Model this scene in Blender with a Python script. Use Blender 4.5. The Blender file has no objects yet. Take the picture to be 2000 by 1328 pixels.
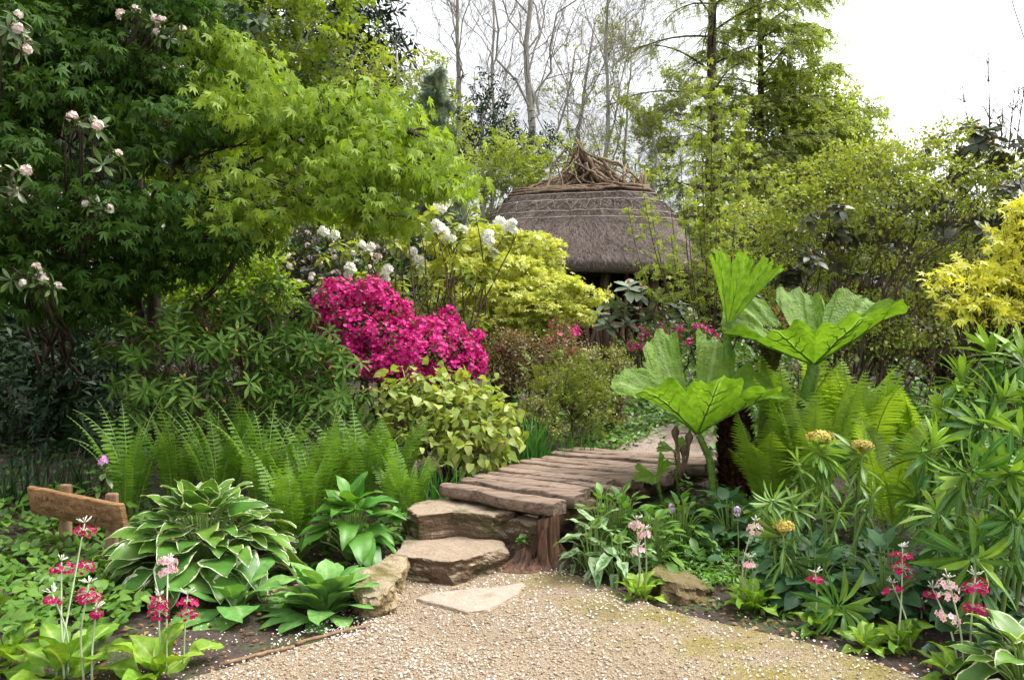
import bpy, math
import numpy as np
from mathutils import Vector

# ------------------------------------------------------------------ camera, sky, sun, exposure
SC = bpy.context.scene
COL = SC.collection
R = math.radians
FPX = 1556.0
CAMZ = 1.5
cam = bpy.data.cameras.new('camera')
cam.lens = 28.0
cam.sensor_width = 36.0
cam.clip_end = 2000
camo = bpy.data.objects.new('camera', cam)
COL.objects.link(camo)
camo.location = (0, 0, CAMZ)
camo.rotation_euler = (R(90), 0, 0)
SC.camera = camo

SUN_AZ, SUN_EL = R(75), R(60)
world = bpy.data.worlds.new('World')
SC.world = world
world.use_nodes = True
wn = world.node_tree
bg = wn.nodes['Background']
sky = wn.nodes.new('ShaderNodeTexSky')
sky.sky_type = 'NISHITA'
sky.sun_disc = False
sky.sun_elevation = SUN_EL
sky.sun_rotation = SUN_AZ
sky.dust_density = 4.0
sky.air_density = 1.0
hs = wn.nodes.new('ShaderNodeHueSaturation')
hs.inputs['Saturation'].default_value = 0.16
wn.links.new(sky.outputs[0], hs.inputs['Color'])
tcw = wn.nodes.new('ShaderNodeTexCoord')
cn = wn.nodes.new('ShaderNodeTexNoise')
cn.inputs['Scale'].default_value = 2.2
cn.inputs['Detail'].default_value = 5
wn.links.new(tcw.outputs['Generated'], cn.inputs['Vector'])
cr_ = wn.nodes.new('ShaderNodeMapRange')
for i_, v_ in ((1, .40), (2, .62), (3, .40), (4, 1.15)):
    cr_.inputs[i_].default_value = v_
wn.links.new(cn.outputs['Fac'], cr_.inputs[0])
vm = wn.nodes.new('ShaderNodeVectorMath')
vm.operation = 'SCALE'
wn.links.new(hs.outputs[0], vm.inputs[0])
wn.links.new(cr_.outputs[0], vm.inputs['Scale'])
wn.links.new(vm.outputs[0], bg.inputs['Color'])
bg.inputs['Strength'].default_value = 0.15

sl = bpy.data.lights.new('sun', 'SUN')
sl.energy = 1.3
sl.angle = R(30)
sl.color = (1.0, 0.96, 0.88)
so = bpy.data.objects.new('sun', sl)
COL.objects.link(so)
sd = Vector((math.sin(SUN_AZ) * math.cos(SUN_EL), math.cos(SUN_AZ) * math.cos(SUN_EL), math.sin(SUN_EL)))
so.rotation_euler = sd.to_track_quat('Z', 'Y').to_euler()
so.location = sd * 60

SC.view_settings.view_transform = 'Standard'
SC.view_settings.look = 'None'
SC.view_settings.exposure = 1.85
SC.view_settings.gamma = 1
SC.render.engine = 'CYCLES'
cy = SC.cycles
cy.max_bounces = 7
cy.diffuse_bounces = 4
cy.glossy_bounces = 2
cy.transmission_bounces = 4
cy.use_denoising = True
cy.use_adaptive_sampling = True
cy.adaptive_threshold = 0.02
SC.render.film_transparent = False

# ------------------------------------------------------------------ numeric helpers
def rng(s):
    return np.random.default_rng(s)

def nrm(a):
    return a / np.maximum(np.linalg.norm(a, axis=-1, keepdims=True), 1e-9)

def W(px, py, Y):
    return np.array([(px - 1000) / FPX * Y, Y, CAMZ - (py - 664) / FPX * Y])

def WZ(px, py, z):
    Y = (CAMZ - z) * FPX / (py - 664)
    return np.array([(px - 1000) / FPX * Y, Y, z])

def _h(i):
    i = i.astype(np.int64)
    n = i[..., 0] * 374761393 + i[..., 1] * 668265263 + i[..., 2] * 2147483647 % 1000003 * 1274126177
    n = (n ^ (n >> 13)) * 1274126177
    n = n ^ (n >> 16)
    return (n & 0xffff) / 65535.0

def vnoise(p, scale=1.0):
    p = np.asarray(p, float) * scale + 100.37
    i = np.floor(p)
    f = p - i
    f = f * f * (3 - 2 * f)
    out = 0
    for dx in (0, 1):
        for dy in (0, 1):
            for dz in (0, 1):
                w = (f[..., 0] if dx else 1 - f[..., 0]) * (f[..., 1] if dy else 1 - f[..., 1]) * (f[..., 2] if dz else 1 - f[..., 2])
                out = out + w * _h(i + np.array([dx, dy, dz]))
    return out * 2 - 1

def fnoise(p, scale=1.0, oct=3):
    s = 0
    a = 1.0
    for k in range(oct):
        s = s + a * vnoise(p, scale * 2 ** k)
        a *= 0.5
    return s

def H(x, y):
    x = np.asarray(x, float)
    y = np.asarray(y, float)
    b = np.interp(y, [-30, 5.05, 6, 8, 16, 30, 80, 400], [0, 0, .14, .43, 1.1, 1.6, 2.2, 3.0])
    k = np.clip((y - 4.9) / 1.5, 0, 1) * np.clip((np.abs(x + .1) - .9) / 1.2, 0, 1)
    n = fnoise(np.stack([x, y, x * 0], -1), 1.3, 3) * .05
    return b - .012 + k * (.06 + n)

def G(px, py):
    Y = 4.0
    for _ in range(60):
        z = float(H((px - 1000) / FPX * Y, Y))
        Y = .5 * Y + .5 * min(60, (CAMZ - z) * FPX / max(py - 664, 5))
    x = (px - 1000) / FPX * Y
    return np.array([x, Y, float(H(x, Y))])

def GD(px, Y, dz=0):
    x = (px - 1000) / FPX * Y
    return np.array([x, Y, float(H(x, Y)) + dz])

def frame(d, up):
    y = nrm(d)
    x = np.cross(y, up)
    bad = np.linalg.norm(x, axis=-1) < 1e-3
    if np.any(bad):
        x[bad] = np.cross(y[bad], np.array([.3, .9, .2]))
    x = nrm(x)
    z = np.cross(x, y)
    return np.stack([x, y, z], axis=-1)

# ------------------------------------------------------------------ mesh builder
class T:
    """leaf or blossom template: vertices, faces, a 0..1 'part' value per vertex"""
    def __init__(self, v, f, part=None):
        self.v = np.asarray(v, float)
        self.loops = np.concatenate([np.asarray(q, int) for q in f])
        self.sizes = np.array([len(q) for q in f], int)
        self.faces = f
        self.part = np.zeros(len(self.v)) if part is None else np.asarray(part, float)

class MB:
    def __init__(self):
        self.V, self.L, self.S, self.M, self.A, self.Q = [], [], [], [], [], []
        self.n = 0
    def add(self, v, loops, sizes, mat=0, tint=0.5, part=0.0):
        v = np.asarray(v, float).reshape(-1, 3)
        k = len(v)
        self.V.append(v)
        self.L.append(np.asarray(loops, int) + self.n)
        self.S.append(np.asarray(sizes, int))
        self.M.append(np.full(len(sizes), mat, int) if np.isscalar(mat) else np.asarray(mat))
        self.A.append(np.full(k, tint) if np.isscalar(tint) else np.asarray(tint, float))
        self.Q.append(np.full(k, part) if np.isscalar(part) else np.asarray(part, float))
        self.n += k
        return self
    def inst(self, t, pos, F, scale, mat=0, tint=None):
        pos = np.asarray(pos, float).reshape(-1, 3)
        N = len(pos)
        if N == 0:
            return self
        K = len(t.v)
        sc = np.asarray(scale, float)
        if sc.ndim == 0:
            sc = np.full((N, 3), float(sc))
        elif sc.ndim == 1:
            sc = np.repeat(sc[:, None], 3, 1)
        lv = t.v[None] * sc[:, None, :]
        v = pos[:, None] + np.einsum('nij,nkj->nki', F, lv)
        loops = (np.arange(N)[:, None] * K + t.loops[None]).ravel()
        sizes = np.tile(t.sizes, N)
        if tint is None:
            tint = rng(N + self.n).random(N)
        tt = np.repeat(np.broadcast_to(np.asarray(tint, float), (N,)), K)
        return self.add(v.reshape(-1, 3), loops, sizes, mat, tt, np.tile(t.part, N))
    def tubes(self, P, Rr, sides=6, mat=0, tint=0.5, cap=True):
        P = np.asarray(P, float)
        if P.ndim == 2:
            P = P[None]
        N, n, _ = P.shape
        Rr = np.broadcast_to(np.asarray(Rr, float), (N, n))
        Tn = nrm(np.gradient(P, axis=1))
        m = nrm(Tn.mean(1))
        ref = np.where(np.abs(m[:, 2:3]) > .8, np.array([[1., 0.05, 0]]), np.array([[0., 0.05, 1]]))
        X = nrm(np.cross(Tn, ref[:, None]))
        Y = np.cross(Tn, X)
        a = np.arange(sides) / sides * 2 * np.pi
        v = P[:, :, None] + Rr[:, :, None, None] * (np.cos(a)[None, None, :, None] * X[:, :, None] + np.sin(a)[None, None, :, None] * Y[:, :, None])
        i = np.arange(n - 1)[:, None] * sides
        j = np.arange(sides)[None]
        j2 = (j + 1) % sides
        q = np.stack([i + j, i + j2, i + sides + j2, i + sides + j], -1).reshape(-1)
        loops = (np.arange(N)[:, None] * (n * sides) + q[None]).ravel()
        sizes = np.full(N * (n - 1) * sides, 4)
        if cap:
            c0 = np.arange(sides)[::-1]
            c1 = np.arange(sides) + (n - 1) * sides
            cl = np.concatenate([c0, c1])
            loops = np.concatenate([loops, (np.arange(N)[:, None] * (n * sides) + cl[None]).ravel()])
            sizes = np.concatenate([sizes, np.full(2 * N, sides)])
        tt = tint if np.isscalar(tint) else np.repeat(np.asarray(tint, float), n * sides)
        return self.add(v.reshape(-1, 3), loops, sizes, mat, tt, 0.0)
    def grid(self, v, mat=0, tint=.5, part=None, close_u=False):
        """v: (a, b, 3) grid of points"""
        a, b, _ = v.shape
        i = np.arange(a - 1)[:, None]
        if close_u:
            j = np.arange(b)[None]
            j2 = (j + 1) % b
        else:
            j = np.arange(b - 1)[None]
            j2 = j + 1
        q = np.stack([i * b + j, i * b + j2, (i + 1) * b + j2, (i + 1) * b + j], -1)
        return self.add(v.reshape(-1, 3), q.reshape(-1), np.full(q.shape[0] * q.shape[1], 4), mat, tint, 0.0 if part is None else np.asarray(part).ravel())
    def build(self, name, mats, parent=None, smooth=True):
        me = bpy.data.meshes.new(name)
        V = np.concatenate(self.V)
        if parent is not None:
            V = V - np.array(parent.matrix_world.translation if parent.parent is None else parent.get('_o', (0, 0, 0)))[None]
        L = np.concatenate(self.L)
        S = np.concatenate(self.S)
        me.vertices.add(len(V))
        me.vertices.foreach_set('co', V.astype(np.float32).ravel())
        me.loops.add(len(L))
        me.loops.foreach_set('vertex_index', L.astype(np.int32))
        me.polygons.add(len(S))
        me.polygons.foreach_set('loop_start', (np.cumsum(S) - S).astype(np.int32))
        for m in (mats if isinstance(mats, (list, tuple)) else [mats]):
            me.materials.append(m)
        me.polygons.foreach_set('material_index', np.concatenate(self.M).astype(np.int32))
        me.polygons.foreach_set('use_smooth', np.full(len(S), smooth))
        me.attributes.new('tint', 'FLOAT', 'POINT').data.foreach_set('value', np.concatenate(self.A).astype(np.float32))
        me.attributes.new('part', 'FLOAT', 'POINT').data.foreach_set('value', np.concatenate(self.Q).astype(np.float32))
        me.update(calc_edges=True)
        o = bpy.data.objects.new(name, me)
        COL.objects.link(o)
        if parent is not None:
            o.parent = parent
        return o

def thing(name, label, cat, loc, group=None):
    o = bpy.data.objects.new(name, None)
    o.empty_display_size = .1
    COL.objects.link(o)
    o.location = [float(c) for c in loc]
    o.matrix_world.translation = o.location
    o['label'] = label
    o['category'] = cat
    if group:
        o['group'] = group
    return o

def tag(o, label=None, cat=None, group=None, kind=None):
    for k, v in (('label', label), ('category', cat), ('group', group), ('kind', kind)):
        if v:
            o[k] = v
    return o

# ------------------------------------------------------------------ materials
class NT:
    def __init__(self, name):
        self.m = bpy.data.materials.new(name)
        self.m.use_nodes = True
        self.t = self.m.node_tree
        self.t.nodes.clear()
        self.out = self.t.nodes.new('ShaderNodeOutputMaterial')
    def n(self, typ, **kw):
        nd = self.t.nodes.new('ShaderNode' + typ)
        for k, v in kw.items():
            if k.startswith('_'):
                setattr(nd, k[1:], v)
            else:
                s = nd.inputs[k.replace('__', ' ')] if not k.startswith('i') or not k[1:].isdigit() else nd.inputs[int(k[1:])]
                if hasattr(v, 'is_output') or isinstance(v, bpy.types.NodeSocket):
                    self.t.links.new(v, s)
                else:
                    if isinstance(v, (tuple, list)) and len(v) == 3 and s.type == 'RGBA':
                        v = (*v, 1)
                    s.default_value = v
        return nd
    def attr(self, a):
        return self.n('Attribute', _attribute_name=a).outputs['Fac']
    def mix(self, f, a, b, mode='MIX'):
        return self.n('MixRGB', _blend_type=mode, Fac=f, Color1=a, Color2=b).outputs[0]
    def rngmap(self, v, a, b, c=0., d=1.):
        return self.n('MapRange', Value=v, i1=a, i2=b, i3=c, i4=d).outputs[0]
    def noise(self, scale, detail=4, vec=None, rough=.55, dist=0):
        nd = self.n('TexNoise', Scale=scale, Detail=detail, Roughness=rough, Distortion=dist)
        if vec is not None:
            self.t.links.new(vec, nd.inputs['Vector'])
        return nd.outputs['Fac']
    def pos(self, scale=(1, 1, 1), rot=(0, 0, 0)):
        g = self.n('NewGeometry').outputs['Position']
        mp = self.n('Mapping', Vector=g)
        mp.inputs['Scale'].default_value = scale
        mp.inputs['Rotation'].default_value = rot
        return mp.outputs[0]
    def bump(self, h, s=.5, d=.02):
        return self.n('Bump', Strength=s, Distance=d, Height=h).outputs[0]
    def finish(self, sh):
        self.t.links.new(sh, self.out.inputs['Surface'])
        return self.m

def leafmat(name, c1, c2, c3=None, lo=.6, hi=.9, trans=.35, rough=.45, spec=.35, mott=.25, mscale=9, ttint=(1.3, 1.25, .5), jitter=0., bump=0., bscale=60):
    k = NT(name)
    t = k.attr('tint')
    c = k.mix(t, c1, c2)
    if c3 is not None:
        f = k.attr('part')
        if jitter:
            nz = k.noise(40, 2, k.pos())
            f = k.n('Math', _operation='ADD', i0=f, i1=k.rngmap(nz, 0.3, .7, -jitter, jitter)).outputs[0]
        c = k.mix(k.rngmap(f, lo, hi), c, c3)
    nz = k.noise(mscale, 3, k.pos())
    v = k.rngmap(nz, .3, .7, 1 - mott, 1 + mott)
    cc = k.n('CombineColor', Red=v, Green=v, Blue=v).outputs[0]
    c = k.mix(1., c, cc, 'MULTIPLY')
    p = k.n('BsdfPrincipled')
    k.t.links.new(c, p.inputs['Base Color'])
    p.inputs['Roughness'].default_value = rough
    p.inputs['Specular IOR Level'].default_value = spec
    if bump:
        k.t.links.new(k.bump(k.noise(bscale, 3, k.pos()), bump, .02), p.inputs['Normal'])
    if trans <= 0:
        return k.finish(p.outputs[0])
    tc = k.mix(1., c, ttint, 'MULTIPLY')
    tr = k.n('BsdfTranslucent', Color=tc)
    mx = k.n('MixShader', Fac=trans)
    k.t.links.new(p.outputs[0], mx.inputs[1])
    k.t.links.new(tr.outputs[0], mx.inputs[2])
    return k.finish(mx.outputs[0])

def barkmat(name, c1, c2, scale=14, stretch=.25, bump=.6, c3=None, rough=.85, rot=(0, 0, 0), axis=2, tintmix=0.0, bd=.02):
    k = NT(name)
    sc = [1, 1, 1]
    sc[axis] = stretch
    v = k.pos(tuple(sc), rot)
    n1 = k.noise(scale, 6, v, .65)
    n2 = k.noise(scale * .25, 3, v)
    c = k.mix(k.rngmap(n1, .35, .68), c1, c2)
    if c3 is not None:
        c = k.mix(k.rngmap(n2, .5, .65), c, c3)
    if tintmix:
        vv = k.rngmap(k.attr('tint'), 0, 1, 1 - tintmix, 1 + tintmix)
        cc = k.n('CombineColor', Red=vv, Green=vv, Blue=vv).outputs[0]
        c = k.mix(1., c, cc, 'MULTIPLY')
    p = k.n('BsdfPrincipled', Base__Color=c, Roughness=rough, Normal=k.bump(n1, bump, bd))
    p.inputs['Specular IOR Level'].default_value = .2
    return k.finish(p.outputs[0])

def rockmat(name, ctop, cside, cmoss, scale=9, moss=.55, strat=False):
    k = NT(name)
    ps = k.pos((1, 1, 5 if strat else 1))
    n1 = k.noise(scale, 8, ps, .65)
    n2 = k.noise(scale * .35, 4, k.pos(), .6)
    n3 = k.noise(scale * 5, 4, k.pos(), .6)
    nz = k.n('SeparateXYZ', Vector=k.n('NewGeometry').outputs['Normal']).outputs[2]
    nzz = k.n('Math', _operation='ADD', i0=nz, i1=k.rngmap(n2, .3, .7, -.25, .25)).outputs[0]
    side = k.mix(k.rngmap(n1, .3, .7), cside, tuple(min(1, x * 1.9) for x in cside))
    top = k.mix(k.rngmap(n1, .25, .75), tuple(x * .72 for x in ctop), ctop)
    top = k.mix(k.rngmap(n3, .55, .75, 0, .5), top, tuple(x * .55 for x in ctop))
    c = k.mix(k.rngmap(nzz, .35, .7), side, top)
    c = k.mix(k.rngmap(n2, moss, moss + .12, 0, .85), c, k.mix(n3, cmoss, tuple(x * .5 for x in cmoss)))
    hh = k.n('Math', _operation='ADD', i0=n1, i1=k.n('Math', _operation='MULTIPLY', i0=n3, i1=.4).outputs[0]).outputs[0]
    p = k.n('BsdfPrincipled', Base__Color=c, Roughness=.9, Normal=k.bump(hh, .9, .03))
    p.inputs['Specular IOR Level'].default_value = .2
    return k.finish(p.outputs[0])

def plainmat(name, c1, c2, scale=20, rough=.8, bump=.3):
    return barkmat(name, c1, c2, scale, 1, bump, rough=rough)

# greens (linear)
M = {}
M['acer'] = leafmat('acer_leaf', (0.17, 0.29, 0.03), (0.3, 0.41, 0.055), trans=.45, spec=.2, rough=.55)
M['acer_shaded'] = leafmat('acer_leaf_shaded', (0.028, 0.072, 0.011), (0.06, 0.125, 0.016), trans=.35, spec=.12, rough=.6)  # same maple leaf, with the shade of its left side put into the colour
M['gold'] = leafmat('golden_acer_leaf', (0.42, 0.49, 0.06), (0.64, 0.64, 0.2), trans=.35, rough=.5)
M['gold2'] = leafmat('yellow_acer_leaf', (0.56, 0.58, 0.06), (0.68, 0.67, 0.14), trans=.35, rough=.5)
M['beech'] = leafmat('beech_leaf', (0.13, 0.2, 0.02), (0.24, 0.32, 0.04), trans=.45)
M['lime'] = leafmat('lime_leaf', (0.24, 0.33, 0.05), (0.38, 0.44, 0.1), trans=.4)
M['limegreen'] = leafmat('lime_green_leaf', (0.19, 0.27, 0.035), (0.36, 0.4, 0.085), trans=.4)
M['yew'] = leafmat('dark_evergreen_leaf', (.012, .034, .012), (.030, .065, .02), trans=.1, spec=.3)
M['mid'] = leafmat('mid_green_leaf', (0.05, 0.12, 0.018), (0.11, 0.19, 0.028), trans=.3)
M['larch'] = leafmat('larch_needle', (0.19, 0.27, 0.06), (0.34, 0.4, 0.12), trans=.6)
M['pine'] = leafmat('pine_needle', (0.13, 0.19, 0.11), (0.22, 0.28, 0.17), trans=.15)
M['rhodo'] = leafmat('rhododendron_leaf', (0.035, 0.085, 0.016), (0.085, 0.15, 0.028), (.10, .15, .05), .0, 1., trans=.12, rough=.35, spec=.5)
M['rhodo_l'] = leafmat('green_rhododendron_leaf', (.06, .15, .02), (.14, .235, .04), trans=.25, rough=.55, spec=.2)
M['rhodo_grey'] = leafmat('grey_rhododendron_leaf', (0.19, 0.26, 0.15), (0.32, 0.38, 0.26), trans=.12, rough=.35, spec=.5)
M['rhodo_brown'] = leafmat('brownish_rhododendron_leaf', (.030, .05, .022), (.11, .10, .06), trans=.12, rough=.4, spec=.45)
M['fern'] = leafmat('fern_leaf', (0.08, 0.2, 0.018), (0.17, 0.3, 0.03), trans=.4)
M['fern_b'] = leafmat('bright_fern_leaf', (0.19, 0.33, 0.028), (0.28, 0.41, 0.045), trans=.45)
M['hosta_v'] = leafmat('variegated_hosta_leaf', (0.055, 0.16, 0.025), (0.14, 0.26, 0.035), (.66, .68, .46), .86, .93, trans=.25, rough=.4, jitter=.08, mott=.2)
M['hosta'] = leafmat('hosta_leaf', (0.06, 0.2, 0.03), (0.13, 0.28, 0.035), (.10, .26, .04), .4, 0., trans=.28, rough=.38)
M['rosette'] = leafmat('rosette_leaf', (0.11, 0.27, 0.06), (0.19, 0.36, 0.09), (.22, .36, .12), .18, 0., trans=.25, rough=.5, mscale=30)
M['primula'] = leafmat('primula_leaf', (.14, .29, .022), (.24, .38, .035), (.36, .46, .14), .2, 0., trans=.3, rough=.5, mscale=40)
M['euph'] = leafmat('euphorbia_leaf', (0.045, 0.15, 0.02), (0.25, 0.4, 0.05), (.20, .32, .10), .16, .0, trans=.22, rough=.45)
M['euph_l'] = leafmat('young_euphorbia_leaf', (.10, .22, .03), (.19, .32, .045), (.32, .44, .16), .30, .05, trans=.3, rough=.45)
M['heart'] = leafmat('heart_leaf', (.030, .085, .034), (.055, .13, .045), trans=.2, rough=.5)
M['cover'] = leafmat('ground_cover_leaf', (0.06, 0.16, 0.022), (0.14, 0.26, 0.035), trans=.3)
M['cover_l'] = leafmat('feathery_cover_leaf', (.08, .21, .025), (.17, .33, .05), trans=.3)
M['arum'] = leafmat('marbled_arum_leaf', (.045, .15, .03), (.08, .2, .04), (.26, .37, .19), .2, .55, trans=.2, rough=.4, jitter=.55)
M['epi'] = leafmat('epimedium_leaf', (.20, .32, .05), (.42, .44, .12), (.40, .22, .07), .93, 1.25, trans=.35)
M['iris'] = leafmat('iris_blade', (.045, .16, .03), (.09, .24, .04), trans=.3)
M['gun'] = leafmat('gunnera_leaf', (0.12, 0.24, 0.018), (0.18, 0.3, 0.025), (.26, .40, .10), .55, .95, trans=.42, rough=.45, mscale=16, mott=.28, ttint=(1.1, 1.15, .6), bump=.8, bscale=55)
M['azalea'] = leafmat('magenta_petal', (0.42, 0.004, 0.13), (0.85, 0.045, 0.38), (.30, .0, .07), .35, .0, trans=.3, rough=.6, ttint=(1.2, .8, 1.1))
M['pinkd'] = leafmat('faded_pink_petal', (.50, .06, .14), (.62, .16, .24), trans=.3, rough=.6, ttint=(1.2, .8, 1.1))
M['red'] = leafmat('coral_red_petal', (.50, .07, .08), (.55, .10, .18), trans=.3, rough=.6, ttint=(1.2, .8, 1.1))
M['white'] = leafmat('white_petal', (.80, .80, .68), (.86, .86, .80), trans=.25, rough=.6, ttint=(1, 1, .95))
M['blush'] = leafmat('blush_petal', (.66, .50, .46), (.78, .70, .64), trans=.25, rough=.6, ttint=(1, 1, .95))
M['palepink'] = leafmat('pale_pink_petal', (.80, .42, .48), (.84, .60, .62), (.55, .03, .16), .3, .1, trans=.2, rough=.6, ttint=(1, .9, .95))
M['magenta'] = leafmat('crimson_petal', (.42, .006, .085), (.55, .012, .14), (.25, .0, .05), .3, .1, trans=.2, rough=.6, ttint=(1.1, .8, 1))
M['euflower'] = leafmat('euphorbia_flower', (0.44, 0.34, 0.07), (0.58, 0.48, 0.13), trans=.1, rough=.7)
M['lilac'] = leafmat('lilac_petal', (.40, .28, .52), (.55, .4, .62), trans=.2, rough=.6)
M['bud'] = leafmat('orange_bud', (.42, .22, .07), (.50, .32, .10), trans=.1)
M['pinkbud'] = leafmat('pink_bud', (.55, .16, .12), (.60, .30, .22), trans=.1)
M['whitebud'] = leafmat('pale_bud', (.50, .52, .42), (.6, .6, .52), trans=.1)
M['bush'] = leafmat('olive_shrub_leaf', (0.16, 0.19, 0.04), (0.26, 0.26, 0.07), trans=.3)
M['bush_b'] = leafmat('bronze_shrub_leaf', (.14, .10, .05), (.22, .17, .07), trans=.3)
M['heath'] = leafmat('heath_leaf', (.12, .19, .025), (.24, .27, .05), trans=.3)
M['far'] = leafmat('far_wood_leaf', (0.07, 0.11, 0.04), (0.16, 0.2, 0.07), trans=.25)
M['brownleaf'] = leafmat('dry_leaf', (.16, .07, .03), (.28, .14, .07), trans=.1)
M['petal'] = leafmat('fallen_petal', (.74, .62, .58), (.84, .80, .76), trans=.1, ttint=(1, 1, 1))
M['stalk'] = leafmat('green_stalk', (.14, .24, .05), (.22, .32, .08), trans=0, rough=.5)
M['pale_stalk'] = leafmat('pale_stalk', (.30, .38, .22), (.42, .48, .3), trans=0, rough=.6)
M['gstalk'] = leafmat('gunnera_stalk', (.10, .20, .03), (.15, .25, .04), trans=0, rough=.5, mscale=30, mott=.4)
M['bark'] = barkmat('dark_bark', (.030, .022, .016), (.085, .065, .045), 20)
M['bark_g'] = barkmat('grey_bark', (0.25, 0.23, 0.2), (0.46, 0.43, 0.38), 16)
M['bark_b'] = barkmat('brown_bark', (.07, .045, .03), (.17, .115, .075), 22)
M['twigs'] = barkmat('grey_twig', (.16, .135, .11), (.28, .245, .20), 30)
M['scaly'] = barkmat('scaly_stump', (.030, .010, .006), (.12, .045, .022), 45, .6, 1.)
M['thatch'] = barkmat('thatch', (.09, .07, .06), (.30, .24, .21), 30, .2, 1., c3=(.19, .15, .13), bd=.05)
M['rod'] = barkmat('hazel_rod', (.17, .135, .11), (.36, .30, .245), 18, .5)
M['branchw'] = barkmat('weathered_branch', (.115, .078, .05), (.27, .195, .135), 16, .4, .8, tintmix=.35)
M['stake'] = barkmat('rustic_stake', (.075, .042, .028), (.20, .13, .09), 20, .15, .8, tintmix=.4)
M['plank'] = barkmat('weathered_plank', (.085, .055, .039), (.33, .245, .187), 30, .05, 1., c3=(.23, .165, .122), rot=(0, 0, R(37)), axis=0, tintmix=.2)
M['beam'] = barkmat('dark_beam', (.06, .035, .025), (.17, .10, .075), 20, .15, .8, axis=0, rot=(0, 0, R(37)))
M['stump'] = barkmat('stump_wood', (.045, .024, .016), (.30, .17, .11), 26, .08, 1., c3=(.11, .075, .058), bd=.04)
M['sign'] = barkmat('sign_oak', (.17, .085, .035), (.36, .20, .095), 24, .16, .9, axis=0, rot=(0, 0, R(-30)), bd=.03)
M['post'] = barkmat('sign_post_oak', (.14, .085, .045), (.30, .20, .12), 24, .15, .6)
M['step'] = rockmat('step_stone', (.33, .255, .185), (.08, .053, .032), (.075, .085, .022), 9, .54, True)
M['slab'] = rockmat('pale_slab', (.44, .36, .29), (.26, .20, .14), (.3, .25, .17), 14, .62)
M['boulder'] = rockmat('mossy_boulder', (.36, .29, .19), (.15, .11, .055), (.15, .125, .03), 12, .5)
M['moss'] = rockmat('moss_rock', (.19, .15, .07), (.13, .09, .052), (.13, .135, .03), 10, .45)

def soilmat():
    k = NT('soil')
    n1 = k.noise(30, 6, k.pos(), .7)
    n2 = k.noise(2.2, 4, k.pos())
    c = k.mix(k.rngmap(n1, .3, .7), (.022, .015, .010), (.085, .058, .042))
    c = k.mix(k.rngmap(n2, .5, .62, 0, .75), c, k.mix(n1, (.03, .05, .012), (.08, .10, .03)))
    p = k.n('BsdfPrincipled', Base__Color=c, Roughness=.95, Normal=k.bump(n1, .8, .03))
    return k.finish(p.outputs[0])
M['soil'] = soilmat()

def gravelmat():
    k = NT('gravel')
    vo = k.n('TexVoronoi', Scale=130.)
    k.t.links.new(k.pos(), vo.inputs['Vector'])
    sep = k.n('SeparateColor', Color=vo.outputs['Color'])
    c = k.mix(sep.outputs[0], (.215, .155, .10), (.46, .365, .255))
    c = k.mix(k.rngmap(sep.outputs[1], .8, .95), c, (.52, .45, .36))
    c = k.mix(k.rngmap(vo.outputs['Distance'], .35, .7, 0, .65), c, (.13, .09, .05))
    x = k.n('SeparateXYZ', Vector=k.n('NewGeometry').outputs['Position'])
    n2 = k.noise(2.6, 5, k.pos())
    # moss lies along the right-hand edge of the path
    c = k.mix(k.rngmap(k.noise(1.6, 5, k.pos()), .45, .62, 0, .45), c, k.mix(sep.outputs[0], (.16, .115, .075), (.30, .23, .16)))
    e = k.n('Math', _operation='ADD', i0=x.outputs[0], i1=k.n('Math', _operation='MULTIPLY', i0=x.outputs[1], i1=.55).outputs[0]).outputs[0]
    ef = k.n('Math', _operation='MULTIPLY', i0=k.rngmap(e, 2.4, 3.1), i1=k.rngmap(n2, .38, .6)).outputs[0]
    c = k.mix(ef, c, k.mix(sep.outputs[0], (.13, .11, .02), (.30, .24, .06)))
    hgt = k.rngmap(vo.outputs['Distance'], 0, .7, 1, 0)
    p = k.n('BsdfPrincipled', Base__Color=c, Roughness=.9, Normal=k.bump(hgt, .8, .01))
    return k.finish(p.outputs[0])
M['gravel'] = gravelmat()
def dirtmat():
    k = NT('trodden_path')
    n1 = k.noise(40, 6, k.pos(), .7)
    c = k.mix(k.rngmap(n1, .3, .7), (.17, .125, .095), (.36, .29, .24))
    p = k.n('BsdfPrincipled', Base__Color=c, Roughness=.95, Normal=k.bump(n1, .6, .02))
    return k.finish(p.outputs[0])
M['dirt'] = dirtmat()
def pebmat():
    k = NT('pebble')
    t = k.attr('tint')
    c = k.n('ValToRGB', Fac=t)
    cr = c.color_ramp
    cr.elements[0].color = (.13, .085, .045, 1)
    cr.elements[1].color = (.66, .58, .48, 1)
    e = cr.elements.new(.4); e.color = (.30, .22, .145, 1)
    e = cr.elements.new(.8); e.color = (.42, .33, .23, 1)
    p = k.n('BsdfPrincipled', Base__Color=c.outputs[0], Roughness=.75)
    return k.finish(p.outputs[0])
M['pebble'] = pebmat()
M['wire'] = plainmat('wire', (.02, .02, .02), (.04, .04, .04))

# ------------------------------------------------------------------ leaf templates (unit length along +Y, normal +Z)
def leafT(nl, prof, fold=.12, droop=.15, cross=1, wave=0., part='edge', nodes=None):
    v, f, q = [], [], []
    c = 2 * cross + 1
    for i in range(nl + 1):
        t = i / nl
        w = max(prof(t), .002)
        for j in range(-cross, cross + 1):
            s = j / cross
            x = w * s
            z = fold * abs(x) - droop * t * t + wave * math.sin(t * 9 + (2 if s > 0 else 0)) * abs(s) ** 2 * .12
            v.append((x, t * (1 - .15 * droop * t), z))
            q.append(abs(s) if 0 < i < nl or cross == 1 else 1.)
    for i in range(nl):
        for j in range(c - 1):
            a = i * c + j
            f.append((a, a + 1, a + c + 1, a + c))
    return T(v, f, q)

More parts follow.
